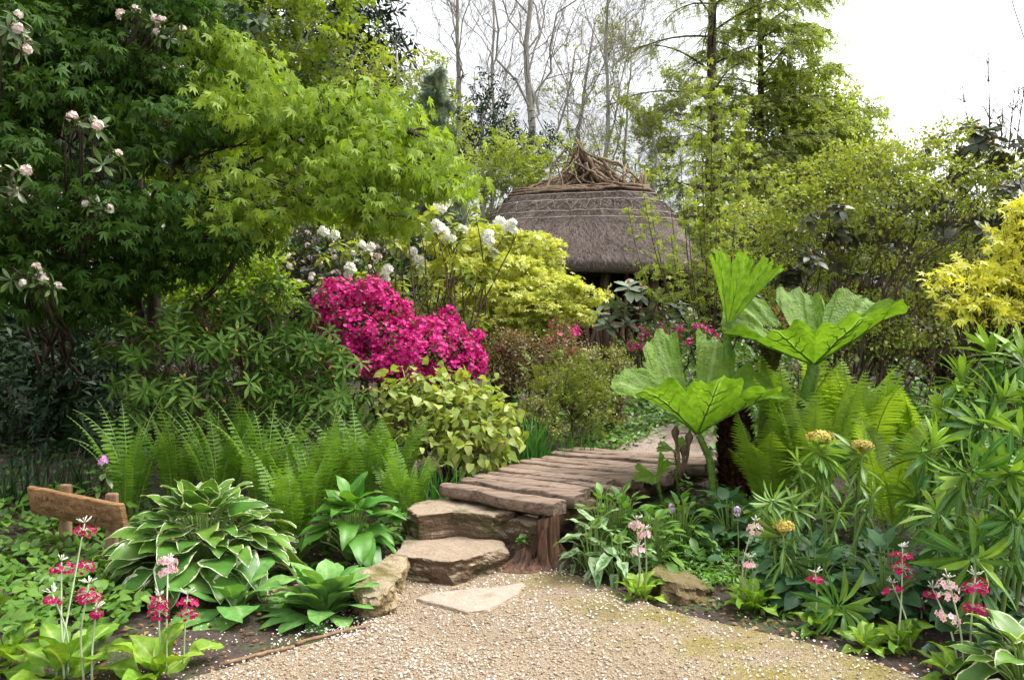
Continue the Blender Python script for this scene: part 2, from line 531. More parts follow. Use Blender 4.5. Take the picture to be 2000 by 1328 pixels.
def prof_lance(w, peak=.45):
    return lambda t: w * (math.sin(math.pi * t ** (math.log(.5) / math.log(peak))) ** .85 if 0 < t < 1 else 0)
def prof_heart(w):
    return lambda t: w * (1.0 * (min(1, (t + .12) / .25)) ** .5 * max(0, 1 - t ** 1.7) ** .8)
def prof_spat(w):
    return lambda t: w * (.22 + .78 * max(0, min(1, (t - .12) / .5)) ** 1.3) * max(0, 1 - max(0, (t - .62) / .38) ** 2.4) ** .55
def prof_ser(w, n):
    return lambda t: w * (math.sin(math.pi * min(1, .12 + .88 * t)) ** .7 if t < 1 else 0) * (1.15 if int(round(t * n)) % 2 else .55)

T_lance = leafT(3, prof_lance(.14), .2, .15)
T_narrow = leafT(5, prof_lance(.080, .6), .25, .30)
T_rhodo = leafT(4, prof_lance(.14, .6), .25, .22)
T_wide = leafT(4, prof_lance(.24, .5), .2, .2)
T_oval = leafT(2, prof_lance(.30, .5), .2, .1)
T_hosta = leafT(8, prof_heart(.36), .14, .24, 4, .35)
T_hostg = leafT(7, prof_heart(.27), .25, .35, 3, .4)
T_heart = leafT(4, prof_heart(.42), .15, .18, 1, .3)
T_spat = leafT(9, prof_spat(.19), .08, .50, 2, .35)
T_prim = leafT(9, prof_spat(.18), .2, .45, 2, .9)
T_blade = leafT(5, lambda t: .022 * (1 - t ** 3), .3, .25)
T_pinna = leafT(10, prof_ser(.13, 10), .1, .18)
T_pinna_s = leafT(5, lambda t: .15 * (1 - t) ** .6, .1, .2)
T_arum = leafT(6, lambda t: .28 * (min(1, (t + .1) / .22)) ** .5 * max(0, 1 - t) ** .75, .2, .25, 2, .4)

def mapleT(lobes, width, droop=.25):
    v, f, q = [(0, 0, 0)], [], [0]
    for a, l in lobes:
        a = R(a)
        d = np.array([math.sin(a), math.cos(a)])
        n = np.array([d[1], -d[0]])
        m = d * l * .48
        b = len(v)
        for p, z in ((m + n * width * l, -.06), (d * l, -droop * l), (m - n * width * l, -.06)):
            v.append((p[0], p[1], z * 1.0))
            q.append(1)
        f.append((0, b, b + 1, b + 2))
    return T(v, f, q)
T_maple = mapleT([(-105, .55), (-50, .85), (0, 1), (50, .85), (105, .55)], .15, .35)
T_maplep = mapleT([(-72, .62), (-36, .9), (0, 1), (36, .9), (72, .62)], .13, .30)
T_mapleg = mapleT([(-110, .6), (-55, .9), (0, 1), (55, .9), (110, .6)], .18, .22)

def merge(ts):
    """ts: list of (template, 3x3, offset, scale)"""
    v, f, q = [], [], []
    n = 0
    for t, F, o, s in ts:
        v.append(t.v * s @ np.asarray(F).T + np.asarray(o))
        f += [tuple(int(i) + n for i in fc) for fc in t.faces]
        q.append(t.part)
        n += len(t.v)
    return T(np.concatenate(v), f, np.concatenate(q))

def sprigT(leaf, k, seed, size=.5, spread=.3, flat=.4):
    g = rng(seed)
    ts = []
    for i in range(k):
        t = (i + .5) / k
        side = 1 if i % 2 else -1
        d = nrm(np.array([[side * (.9 - .5 * t) + g.normal() * .25, .4 + .6 * t + g.normal() * .2, g.normal() * flat]]))
        u = nrm(np.array([[g.normal() * .35, g.normal() * .35, 1]]))
        ts.append((leaf, frame(d, u)[0], (0, t * .75, -.1 * t * t), size * (.75 + .5 * g.random())))
    return merge(ts)
T_s_oval = sprigT(leafT(1, lambda t: 0, .0, .0) if False else T([(0, 0, 0), (.27, .45, .04), (0, 1, -.1), (-.27, .45, .04)], [(0, 1, 2, 3)], [0, 1, 1, 1]), 7, 3, .42)
T_q_lance = T([(0, 0, 0), (.15, .4, .05), (0, 1, -.14), (-.15, .4, .05)], [(0, 1, 2, 3)], [0, 1, 1, 1])
T_s_lance = sprigT(T_q_lance, 8, 5, .5)
T_s_needle = sprigT(T([(-.03, 0, 0), (.03, 0, 0), (0, 1, -.05)], [(0, 1, 2)]), 14, 7, .42, flat=.6)
T_s_maple = sprigT(T_maple, 4, 9, .55)

def flowerT(k=5, w=.42, cup=.25):
    v, f, q = [(0, 0, 0)], [], [0]
    for i in range(k):
        a = i / k * 2 * math.pi
        d = np.array([math.cos(a), math.sin(a)])
        n = np.array([-d[1], d[0]])
        b = len(v)
        for p, z, qq in ((d * .55 - n * w, cup * .6, .6), (d * 1.0 - n * w * .35, cup, 1), (d * 1.0 + n * w * .35, cup, 1), (d * .55 + n * w, cup * .6, .6)):
            v.append((p[0], p[1], z))
            q.append(qq)
        f.append((0, b, b + 1, b + 2, b + 3))
    return T(v, f, q)
T_flower = flowerT()
T_flower4 = flowerT(5, .5, .4)

def ballT(t, k, seed, size=.4, up=-.3):
    g = rng(seed)
    i = np.arange(k) + .5
    z = 1 - (1 - up) * i / k
    r = np.sqrt(np.maximum(0, 1 - z * z))
    a = i * 2.39996
    d = np.stack([r * np.cos(a), r * np.sin(a), z], -1)
    return merge([(t, np.array(np.stack([nrm(np.cross([[.1, .3, 1.]], x[None]))[0], np.cross(x, nrm(np.cross([[.1, .3, 1.]], x[None]))[0]), x], -1)), x * .75 * (1 + .12 * g.normal()), size * (.85 + .3 * g.random())) for x in d])
T_truss = ballT(T_flower, 13, 4, .50, -.1)

ICO = None
def icoT():
    p = (1 + 5 ** .5) / 2
    v = np.array([(-1, p, 0), (1, p, 0), (-1, -p, 0), (1, -p, 0), (0, -1, p), (0, 1, p), (0, -1, -p), (0, 1, -p), (p, 0, -1), (p, 0, 1), (-p, 0, -1), (-p, 0, 1)]) / math.sqrt(1 + p * p)
    f = [(0, 11, 5), (0, 5, 1), (0, 1, 7), (0, 7, 10), (0, 10, 11), (1, 5, 9), (5, 11, 4), (11, 10, 2), (10, 7, 6), (7, 1, 8), (3, 9, 4), (3, 4, 2), (3, 2, 6), (3, 6, 8), (3, 8, 9), (4, 9, 5), (2, 4, 11), (6, 2, 10), (8, 6, 7), (9, 8, 1)]
    return T(v, f)
T_ico = icoT()

# ------------------------------------------------------------------ growth helpers
def bez(p0, p1, c, n):
    t = np.linspace(0, 1, n)[None, :, None]
    return (1 - t) ** 2 * p0[:, None] + 2 * t * (1 - t) * c[:, None] + t * t * p1[:, None]

def rand_dir(g, N):
    return nrm(g.normal(size=(N, 3)))

def B(px, py, Y, rx, ry, rd=None):
    s = Y / FPX
    rxm, rym = rx * s, ry * s
    return (W(px, py, Y), np.array([rxm, rd if rd else .5 * (rxm + rym) * .9, rym]))

def blob_points(g, b, n, shell=.5):
    c, r = b
    d = rand_dir(g, n)
    u = g.random(n) ** (1 / 3)
    u = shell * (1 - .3 * g.random(n) ** 2) + (1 - shell) * u
    return c + d * u[:, None] * r, d

def wood(mbt, base, blobs, g, r0, trunk=None, ntw=24, twr=.006, sides=6, fork=.3, jit=.1, tipr=.3):
    """stems or limbs from the ground (or a trunk) into each blob, with twigs; returns nothing"""
    base = np.asarray(base, float)
    for (c, r) in blobs:
        if trunk is not None:
            tz = trunk[:, 2]
            h = np.clip((c[2] - tz[0]) / max(tz[-1] - tz[0], .1) - fork + g.normal() * .05, .12, .97)
            f = h * (len(trunk) - 1)
            i = int(min(f, len(trunk) - 2))
            p0 = trunk[i] + (trunk[i + 1] - trunk[i]) * (f - i)
            rr = r0 * (1 - .75 * h) * .5
            d0 = np.array([0, 0, 1.])
            ctrl = p0 + (c - p0) * np.array([.5, .5, .25]) + d0 * .25 * np.linalg.norm(c - p0)
        else:
            p0 = base + np.array([g.normal() * jit, g.normal() * jit, -.03])
            rr = r0 * (.7 + .5 * g.random())
            ctrl = p0 + (c - p0) * np.array([.35, .35, .65]) + g.normal(size=3) * .08 * np.linalg.norm(c - p0)
        P = bez(p0[None], c[None], ctrl[None], 9)
        P[:, 1:-1] += g.normal(size=(1, 7, 3)) * .02 * np.linalg.norm(c - p0)
        mbt.tubes(P, np.linspace(rr, rr * tipr, 9)[None], sides)
        if ntw:
            tp, d = blob_points(g, (c, r * .92), ntw, .6)
            k = g.integers(4, 9, ntw)
            s0 = P[0][k]
            cc = (s0 + tp) / 2 + g.normal(size=(ntw, 3)) * .12 * r
            cc[:, 2] += .15 * r[2]
            Q = bez(s0, tp, cc, 5)
            mbt.tubes(Q, np.linspace(1, .35, 5)[None] * (twr * (.7 + .8 * g.random(ntw)))[:, None], 4)

def leaves(mb, blobs, g, t, L, cover, area=.18, out=.6, droop=.3, nrand=.5, shell=.55, clump=6, spread=.9, mat=0, tlo=0, thi=1, zbias=0., flat=0):
    """leaf sprays gathered round twig ends inside each blob"""
    for (c, r) in blobs:
        A = math.pi * r[0] * r[2]
        n = int(cover * A / (area * L * L)) + 3
        nt = max(3, n // clump)
        tp, d = blob_points(g, (c, r), nt, shell)
        idx = g.integers(0, nt, n)
        p = tp[idx] + g.normal(size=(n, 3)) * L * spread * np.array([1, 1, 1 - flat])
        dd = nrm(d[idx] * out + g.normal(size=(n, 3)) * .55 + np.array([0, 0, -droop]))
        up = nrm(np.array([0, 0, 1.]) + g.normal(size=(n, 3)) * nrand + d[idx] * .25)
        base = g.random(nt)[idx]
        ti = np.clip(tlo + (thi - tlo) * (.55 * base + .45 * g.random(n)), 0, 1)
        mb.inst(t, p, frame(dd, up), L * (.7 + .6 * g.random(n)), mat, ti)

def whorls(mb, t, tips, axes, g, k, L, e0, e1, mat=0, width=1., tint=None):
    """k leaves radiating from each tip; elevation falls from e0 (inner) to e1 (outer)"""
    N = len(tips)
    a = nrm(axes)
    b = nrm(np.cross(a, np.array([.31, .95, .12])))
    c = np.cross(a, b)
    i = np.arange(k)[None] + np.zeros((N, 1))
    th = i * 2.39996 + g.random((N, 1)) * 6.28 + g.normal(size=(N, k)) * .15
    u = (i + .5) / k
    el = R(e0) + (R(e1) - R(e0)) * u + g.normal(size=(N, k)) * .12
    rad = np.cos(th)[..., None] * b[:, None] + np.sin(th)[..., None] * c[:, None]
    d = np.cos(el)[..., None] * rad + np.sin(el)[..., None] * a[:, None]
    nn = -np.sin(el)[..., None] * rad + np.cos(el)[..., None] * a[:, None]
    LL = L * (.6 + .4 * np.minimum(1, u * 2 + .3)) * (.85 + .3 * g.random((N, k)))
    p = tips[:, None] - a[:, None] * (u * L * .35)[..., None]
    sc = np.stack([LL * width, LL, LL], -1).reshape(-1, 3)
    ti = g.random((N, k)) if tint is None else np.clip(tint(u) + g.normal(size=(N, k)) * .15, 0, 1)
    mb.inst(t, p.reshape(-1, 3), frame(d.reshape(-1, 3), nn.reshape(-1, 3)), sc, mat, ti.ravel())

def trunk_curve(pts, n=14):
    pts = np.asarray(pts, float)
    t = np.linspace(0, 1, len(pts))
    s = np.linspace(0, 1, n)
    P = np.stack([np.interp(s, t, pts[:, i]) for i in range(3)], -1)
    for _ in range(2):
        P[1:-1] = .5 * P[1:-1] + .25 * (P[:-2] + P[2:])
    return P

def leafy(name, label, cat, base, blobs, seed, t, L, cover, mat, bark='bark', r0=.02, trunk=None, tr=None, ntw=20, twr=.005,
          group=None, crown='crown', stem='trunk', extra=None, **kw):
    """a tree or shrub: an Empty at its base, its wood and its crown as two meshes"""
    g = rng(seed)
    root = thing(name, label, cat, base, group)
    w = MB()
    if trunk is not None:
        w.tubes(trunk, np.linspace(tr, tr * .25, len(trunk))[None], 9)
    wood(w, base, blobs, g, tr if trunk is not None else r0, trunk, ntw, twr)
    w.build(stem, M[bark], root)
    m = MB()
    leaves(m, blobs, g, t, L, cover, **kw)
    m.build(crown, M[mat], root)
    return root, g

# ================================================================== THE SETTING
def build_ground():
    s = np.linspace(-1, 1, 171)
    xs = np.sinh(s * 5.2) / np.sinh(5.2) * 220
    u = np.linspace(0, 1, 231)
    ys = -8 + 60 * u ** 1.5 + 330 * u ** 9
    X, Y = np.meshgrid(xs, ys)
    Z = H(X, Y)
    m = MB()
    m.grid(np.stack([X, Y, Z], -1))
    tag(m.build('ground', M['soil']), kind='structure')
    # gravel sheet
    px = [(300, 1345), (470, 1296), (560, 1268), (690, 1235), (735, 1190), (765, 1118), (800, 1098), (985, 1098), (1010, 1110), (1100, 1114), (1190, 1145), (1290, 1188), (1400, 1215),
          (1560, 1250), (1700, 1290), (1800, 1325), (1900, 1380)]
    pts = [WZ(a, b, .004) for a, b in px]
    pts += [np.array([3.2, 1.5, .004]), np.array([3.5, -8, .004]), np.array([-3.5, -8, .004]), np.array([-2.4, 1.5, .004])]
    m = MB()
    m.add(np.array(pts)[::-1], np.arange(len(pts)), [len(pts)])
    tag(m.build('gravel_path', M['gravel']), kind='structure')
    return np.array(pts)[:, :2]

GP = build_ground()

def inside(poly, x, y):
    c = np.zeros(len(x), bool)
    j = len(poly) - 1
    for i in range(len(poly)):
        xi, yi = poly[i]
        xj, yj = poly[j]
        k = ((yi > y) != (yj > y)) & (x < (xj - xi) * (y - yi) / (yj - yi + 1e-12) + xi)
        c ^= k
        j = i
    return c

def build_path():
    # trodden path carrying on from the far end of the bridge, round behind the gunnera
    c = trunk_curve([(1.0, 6.95, 0), (1.35, 7.6, 0), (1.75, 8.3, 0), (2.2, 8.8, 0), (2.5, 9.0, 0)], 30)
    t = nrm(np.gradient(c, axis=0))
    n = np.stack([t[:, 1], -t[:, 0], t[:, 0] * 0], -1)
    rows = []
    for i, o in enumerate(np.linspace(-.4, .42, 9)):
        p = c + n * o
        p[:, 2] = H(p[:, 0], p[:, 1]) + .02 - .012 * (abs(o) > .5)
        rows.append(p)
    m = MB()
    m.grid(np.stack(rows, 0))
    tag(m.build('trodden_path', M['dirt']), kind='structure')
build_path()

def build_gravel():
    g = rng(11)
    N = 52000
    y = 3.1 + 2.1 * g.random(N) ** 1.15
    x = (g.random(N) - .5) * 2 * (y * .72)
    k = inside(GP, x, y)
    x, y = x[k], y[k]
    n = len(x)
    s = .0026 + .0065 * g.random(n) ** 3.5
    d = rand_dir(g, n)
    up = rand_dir(g, n)
    m = MB()
    edge = x + .55 * y
    ti = np.clip(g.beta(2, 2, n) - .25 * np.clip((edge - 2.6) / .7, 0, 1) * g.random(n), 0, 1)
    sc = np.stack([s * (.8 + .5 * g.random(n)), s * (.9 + .6 * g.random(n)), s * .6], -1)
    keep = g.random(n) > .75 * np.clip((edge - 2.5) / .5, 0, 1)
    x, y, s, d, up, ti, sc = x[keep], y[keep], s[keep], d[keep], up[keep], ti[keep], sc[keep]
    n = len(x)
    dd = d * np.array([1, 1, .25])
    m.inst(T_ico, np.stack([x, y, .004 + s * .35], -1), frame(dd, np.tile([[0., 0, 1]], (n, 1)) + up * .3), sc, 0, ti)
    tag(m.build('gravel', M['pebble']), 'loose tan and cream gravel covering the path in the foreground', 'gravel', kind='stuff')
    # fallen petals, thickest along the edges of the path
    N = 75000
    y = 3.1 + 2.5 * g.random(N)
    x = (g.random(N) - .5) * 2 * (y * .72)
    ins = inside(GP, x, y)
    ed = np.ones(N) * 9.
    for i in range(3, 17):
        a, b = GP[i - 1], GP[i]
        ab = b - a
        tt = np.clip(((x - a[0]) * ab[0] + (y - a[1]) * ab[1]) / (ab @ ab), 0, 1)
        ed = np.minimum(ed, np.hypot(x - a[0] - tt * ab[0], y - a[1] - tt * ab[1]))
    nz = fnoise(np.stack([x, y, x * 0], -1), 2.6, 3)
    pr = np.where(ins, .10 + .42 * np.exp(-ed / .22) + .10 * (nz > .3), .55 * np.exp(-ed / .3) * (x < -.3) + .12 * np.exp(-ed / .15))
    k = g.random(N) < pr * np.clip(.55 + 1.1 * nz, .06, 2)
    x, y = x[k], y[k]
    n = len(x)
    z = np.maximum(H(x, y), .004) + .008
    m = MB()
    m.inst(T([(0, 0, 0), (.5, .4, .12), (.3, 1, .2), (-.3, 1, .2), (-.5, .4, .12)], [(0, 1, 2, 3, 4)]), np.stack([x, y, z], -1),
           frame(rand_dir(g, n) * np.array([1, 1, .2]), np.tile([[0., 0, 1]], (n, 1)) + g.normal(size=(n, 3)) * .3), .0055 + .008 * g.random(n) ** 1.5, 0)
    tag(m.build('fallen_petals', M['petal']), 'white and pale pink petals strewn over the gravel and soil', 'petals', kind='stuff')
    # leaf litter on the soil
    N = 9000
    y = 3.2 + 5.5 * g.random(N)
    x = (g.random(N) - .5) * 2 * (y * .7)
    k = ~inside(GP, x, y)
    x, y = x[k], y[k]
    n = len(x)
    m = MB()
    m.inst(T_oval, np.stack([x, y, H(x, y) + .012], -1), frame(rand_dir(g, n) * np.array([1, 1, .25]), np.tile([[0., 0, 1]], (n, 1)) + g.normal(size=(n, 3)) * .4), .015 + .03 * g.random(n))
    tag(m.build('leaf_litter', M['brownleaf']), 'dry brown leaf litter lying on the dark bed soil', 'leaf litter', kind='stuff')
build_gravel()

# ================================================================== STONES, BRIDGE, STUMP, SIGN
def slab(outline, ztop, zbot, bevel=.03, nz=.012, rings=9, seed=0, nside=16, taper=.03, tilt=(0, 0)):
    o = np.asarray(outline, float)[:, :2]
    # resample the outline
    d = np.linalg.norm(np.roll(o, -1, 0) - o, axis=1)
    cum = np.concatenate([[0], np.cumsum(d)])
    n = 200
    s = np.linspace(0, cum[-1], n, endpoint=False)
    oc = np.vstack([o, o[:1]])
    P = np.stack([np.interp(s, cum, oc[:, i]) for i in range(2)], -1)
    P = .5 * P + .25 * (np.roll(P, 1, 0) + np.roll(P, -1, 0))
    if ((P[:, 0] * np.roll(P[:, 1], -1) - np.roll(P[:, 0], -1) * P[:, 1]).sum()) < 0:
        P = P[::-1]
    c = P.mean(0)
    v = []
    size = np.linalg.norm(P - c, axis=1).mean()
    for k in range(rings):
        f = 1 - (1 - bevel / size) * 0
        f = (k + .001) / (rings - 1) * (1 - bevel / size)
        q = c + (P - c) * f
        v.append(np.concatenate([q, np.full((n, 1), ztop)], 1))
    for a in np.linspace(.2, 1, 4):
        f = 1 - bevel / size * (1 - math.sin(a * math.pi / 2))
        v.append(np.concatenate([c + (P - c) * f, np.full((n, 1), ztop - bevel * (1 - math.cos(a * math.pi / 2)))], 1))
    for k in range(1, nside + 1):
        t = k / nside
        f = 1 + taper * math.sin(t * 2.2)
        v.append(np.concatenate([c + (P - c) * f, np.full((n, 1), ztop - bevel - (ztop - bevel - zbot) * t)], 1))
    v = np.stack(v, 0)
    sh = np.array([seed * 7.3, seed * 3.1, seed * 1.7])
    amp = nz * np.ones(v.shape[:2])
    out = np.concatenate([P - c, np.zeros((n, 1))], 1)
    out = nrm(out)
    dn = fnoise((v + sh) * np.array([1, 1, 2.2]), 7, 4)
    st = vnoise((v + sh) * np.array([.6, .6, 9]), 4)
    side = np.zeros(v.shape[0])
    side[rings + 1:] = 1
    v[..., :2] += (out[None, :, :2] * (dn * 1.5 + st * .45)[..., None]) * (nz * side)[:, None, None]
    fac = np.floor(vnoise((v + sh) * np.array([1, 1, .35]), 6) * 3) / 3 + .6 * np.floor(vnoise((v + sh) * np.array([1, 1, 1.4]), 13) * 2.5) / 2.5
    fr = fac * nz * .9 * np.concatenate([np.zeros(rings - 1), [.5, .7, .8, .9, 1], np.ones(nside)])[:v.shape[0], None]
    v[..., :2] += out[None, :, :2] * fr[..., None]
    v[..., 2] += dn * nz * .6 * (1 - side)[:, None]
    v[..., 2] += (v[..., 0] - c[0]) * tilt[0] + (v[..., 1] - c[1]) * tilt[1]
    m = MB()
    m.grid(v, close_u=True)
    return m, c

def px_outline(lst, z):
    return [WZ(a, b, z) for a, b in lst]

def stone(name, label, cat, outline, zt, zb, mat, group=None, **kw):
    m, c = slab(outline, zt, zb, **kw)
    o = m.build(name, M[mat], smooth=False)
    return tag(o, label, cat, group)

def build_stones():
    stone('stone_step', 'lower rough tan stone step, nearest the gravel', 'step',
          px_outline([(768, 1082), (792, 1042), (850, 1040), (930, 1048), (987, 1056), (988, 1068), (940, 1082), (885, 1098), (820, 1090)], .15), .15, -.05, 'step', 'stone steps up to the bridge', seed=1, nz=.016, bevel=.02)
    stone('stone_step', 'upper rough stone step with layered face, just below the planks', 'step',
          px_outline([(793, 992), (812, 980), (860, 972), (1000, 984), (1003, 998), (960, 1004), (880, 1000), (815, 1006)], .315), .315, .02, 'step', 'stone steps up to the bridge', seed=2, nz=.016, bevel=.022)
    stone('stone_slab', 'pale flat stone slab sunk in the gravel before the steps', 'slab',
          px_outline([(812, 1168), (838, 1157), (905, 1150), (960, 1146), (1022, 1138), (1012, 1158), (985, 1176), (948, 1190), (912, 1194), (875, 1184)], .022), .022, -.03, 'slab', seed=3, nz=.006, bevel=.008)
    b = WZ(735, 1185, 0)
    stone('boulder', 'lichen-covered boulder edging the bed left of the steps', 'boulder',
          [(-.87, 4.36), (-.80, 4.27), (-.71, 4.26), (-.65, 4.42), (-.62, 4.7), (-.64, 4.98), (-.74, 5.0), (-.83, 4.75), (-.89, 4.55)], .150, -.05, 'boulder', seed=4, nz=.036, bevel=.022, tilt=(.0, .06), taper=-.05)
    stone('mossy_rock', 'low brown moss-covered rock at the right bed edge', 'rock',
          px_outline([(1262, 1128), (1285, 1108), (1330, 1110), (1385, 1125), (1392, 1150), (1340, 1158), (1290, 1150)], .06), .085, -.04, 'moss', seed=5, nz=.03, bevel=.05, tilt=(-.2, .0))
    stone('support_stone', 'dark block of stone under the bridge end beside the stump', 'rock',
          [(-.02, 5.50), (.17, 5.36), (.28, 5.5), (.12, 5.7)], .27, 0, 'step', seed=6, nz=.02, bevel=.03)
    stone('support_stone', 'mossy stone wedged beneath the right side of the planks', 'rock',
          [(.42, 5.50), (.62, 5.42), (.72, 5.6), (.55, 5.75)], .33, 0, 'moss', seed=7, nz=.03, bevel=.04)
build_stones()

def build_bridge():
    g = rng(21)
    root = thing('plank_bridge', 'low bridge of weathered split planks above the stone steps', 'bridge', (0.35, 6.2, .3))
    A0, A1 = np.array([-.55, 5.90]), np.array([.25, 5.22])
    B0, B1 = np.array([.62, 7.72]), np.array([1.86, 7.08])
    N = 12
    wd = .7 + .75 * g.random(N)
    edges = np.concatenate([[0], np.cumsum(wd) / wd.sum()])
    for k in range(N):
        n = 44
        s = np.linspace(0, 1, n)
        ga, gb = .003 + .012 * g.random() ** 2, .003 + .012 * g.random() ** 2
        ka, kb = .003 + .016 * g.random() ** 2, .003 + .012 * g.random() ** 2
        t0 = edges[k] + ga + (gb - ga) * s
        t1 = edges[k + 1] - ka - (kb - ka) * s
        e0, e1 = g.normal() * .03, g.normal() * .05
        if k == 0:
            e0, e1 = -.02, .0
        if k in (3, 6, 9):
            e1 = .08
        if k in (2, 4):
            e1 = -.10
        def pt(t):
            l = A0[None] + (B0 - A0)[None] * t[:, None]
            r = A1[None] + (B1 - A1)[None] * t[:, None]
            return l + (r - l) * (s * (1 - e0 + e1) + e0)[:, None]
        along = nrm((B0 - A0)[None])[0]
        def edge(t, j):
            # neighbouring planks share the wavy line they were split along
            wv = np.stack([s * 3 + j * 5.3, s * 0 + j, s * 0], -1)
            return pt(t) + along * (vnoise(wv, 1.6) * .030 + vnoise(wv, 7) * .006)[:, None]
        lo = edge(t0, k)
        hi = edge(t1, k + 1)
        mid = (lo + hi) / 2
        w = np.ones(n)
        for a, q in ((0, .75), (1, .93)):
            w[a] = q
            w[-1 - a] = q
        lo = mid + (lo - mid) * w[:, None]
        hi = mid + (hi - mid) * w[:, None]
        zt = .425 + .05 * edges[k] + g.normal() * .005
        th = .075 + .02 * g.random()
        zz = zt + vnoise(np.stack([s * 3 + k * 5, s * 0 + k, s * 0 + 9], -1), 3) * .008
        sec = []
        for f, dz in ((0.03, -th), (-.01, -th * .6), (0.0, -.010), (.02, -.002), (.12, .001), (.25, .003), (.38, .004), (.5, .004), (.62, .004), (.75, .003), (.88, .001), (.98, -.002), (1.0, -.010), (1.01, -th * .6), (.97, -th)):
            p = lo + (hi - lo) * f
            q = np.concatenate([p, (zz + dz)[:, None]], 1)
            if dz > -.005:
                q[:, 2] += vnoise(np.stack([s * 2.2 + k * 3.1, s * 0 + f * 9, s * 0], -1), 2.5) * .006
            sec.append(q)
        v = np.stack(sec, 1)
        m = MB()
        m.grid(v, close_u=True, tint=.2 + .6 * g.random())
        nn = v.shape[1]
        m.add(v[0], np.arange(nn), [nn], 0, .2)
        m.add(v[-1], np.arange(nn)[::-1], [nn], 0, .2)
        m.build('plank', M['plank'], root)
    for f in (.12, .88):
        a = A0 + (A1 - A0) * f
        b = B0 + (B1 - B0) * f
        m = MB()
        P = np.array([[*(a + (b - a) * t), .275 + .06 * t] for t in np.linspace(.05, .98, 8)])
        m.tubes(P, .07, 10)
        m.build('beam', M['beam'], root)
build_bridge()

def build_stump():
    base = G(1050, 1112)
    base[1] += .13
    g = rng(31)
    n = 180
    a = np.linspace(0, 2 * np.pi, n, endpoint=False)
    rows = []
    cs = np.stack([np.cos(a), np.sin(a), a * 0], -1)
    topz = .19 + .115 * np.tanh(4 * np.cos(a - .1)) + .035 * np.sign(vnoise(cs * 2.2 + 3, 1.0)) + .03 * vnoise(cs * 7, 1.0) + .012 * vnoise(cs * 22, 1.0)
    for t in np.concatenate([[-.2], np.linspace(0, 1, 22)]):
        h = t * topz
        r = .115 + .05 * np.exp(-max(t, 0) * 4)
        butt = sum(np.maximum(0, np.cos(a - q)) ** p_ * amp for q, p_, amp in ((-2.75, 7, .26), (-1.9, 30, .10), (-1.25, 40, .05), (-.5, 30, .08), (.4, 10, .1), (2.2, 10, .12))) * np.exp(-max(t, 0) * 3.6)
        fib = .034 * (1 - 2.2 * np.abs(vnoise(cs * 4.5 + [0, 0, t * .7], 1.0))) + .014 * vnoise(cs * 13 + [0, 0, t * 1.2], 1.0) + .006 * vnoise(cs * 30 + [0, 0, t * 2.], 1.0)
        rr = r + butt + fib
        rows.append(np.stack([base[0] + rr * np.cos(a), base[1] + rr * np.sin(a) * .8, base[2] + h], -1))
    last = rows[-1]
    cc = last.mean(0)
    for f in (.93, .75, .5, .25, .03):
        q = cc + (last - cc) * f
        q[:, 2] = last[:, 2] - .05 * (1 - f) + .012 * vnoise(q * 30, 1.0) - .012
        rows.append(q)
    m = MB()
    m.grid(np.stack(rows, 0), close_u=True)
    o = m.build('tree_stump', M['stump'], smooth=False)
    tag(o, 'reddish split tree stump propping the bridge corner by the steps', 'stump')
build_stump()

def boxm(m, c, half, Rm=None, bev=.006, mat=0, sub=8, nz=.003, seed=0):
    """box with chamfered, slightly uneven edges, long axis x"""
    prof = np.array([(-1, -1), (1, -1), (1, 1), (-1, 1)], float)
    hy, hz = half[1], half[2]
    ring = []
    for (sy, sz), (ny, nz_) in zip(prof, ((0, 1), (1, 0), (0, -1), (-1, 0))):
        pass
    ring = np.array([(-hy + bev, -hz), (hy - bev, -hz), (hy, -hz + bev), (hy, hz - bev), (hy - bev, hz), (-hy + bev, hz), (-hy, hz - bev), (-hy, -hz + bev)])
    xs = np.concatenate([[-half[0], -half[0] + bev], np.linspace(-half[0] + 2 * bev, half[0] - 2 * bev, sub), [half[0] - bev, half[0]]])
    v = []
    for i, x in enumerate(xs):
        f = 1 - (bev / max(hy, hz) if i in (0, len(xs) - 1) else 0)
        v.append(np.concatenate([np.full((8, 1), x), ring * f], 1))
    v = np.stack(v, 0)
    v += vnoise(v + seed * 3.3, 9)[..., None] * nz
    Rm = np.eye(3) if Rm is None else Rm
    w = v @ Rm.T + np.asarray(c)
    m.grid(w, mat, close_u=True)
    m.add(w[0], np.arange(8)[::-1], [8], mat)
    m.add(w[-1], np.arange(8), [8], mat)

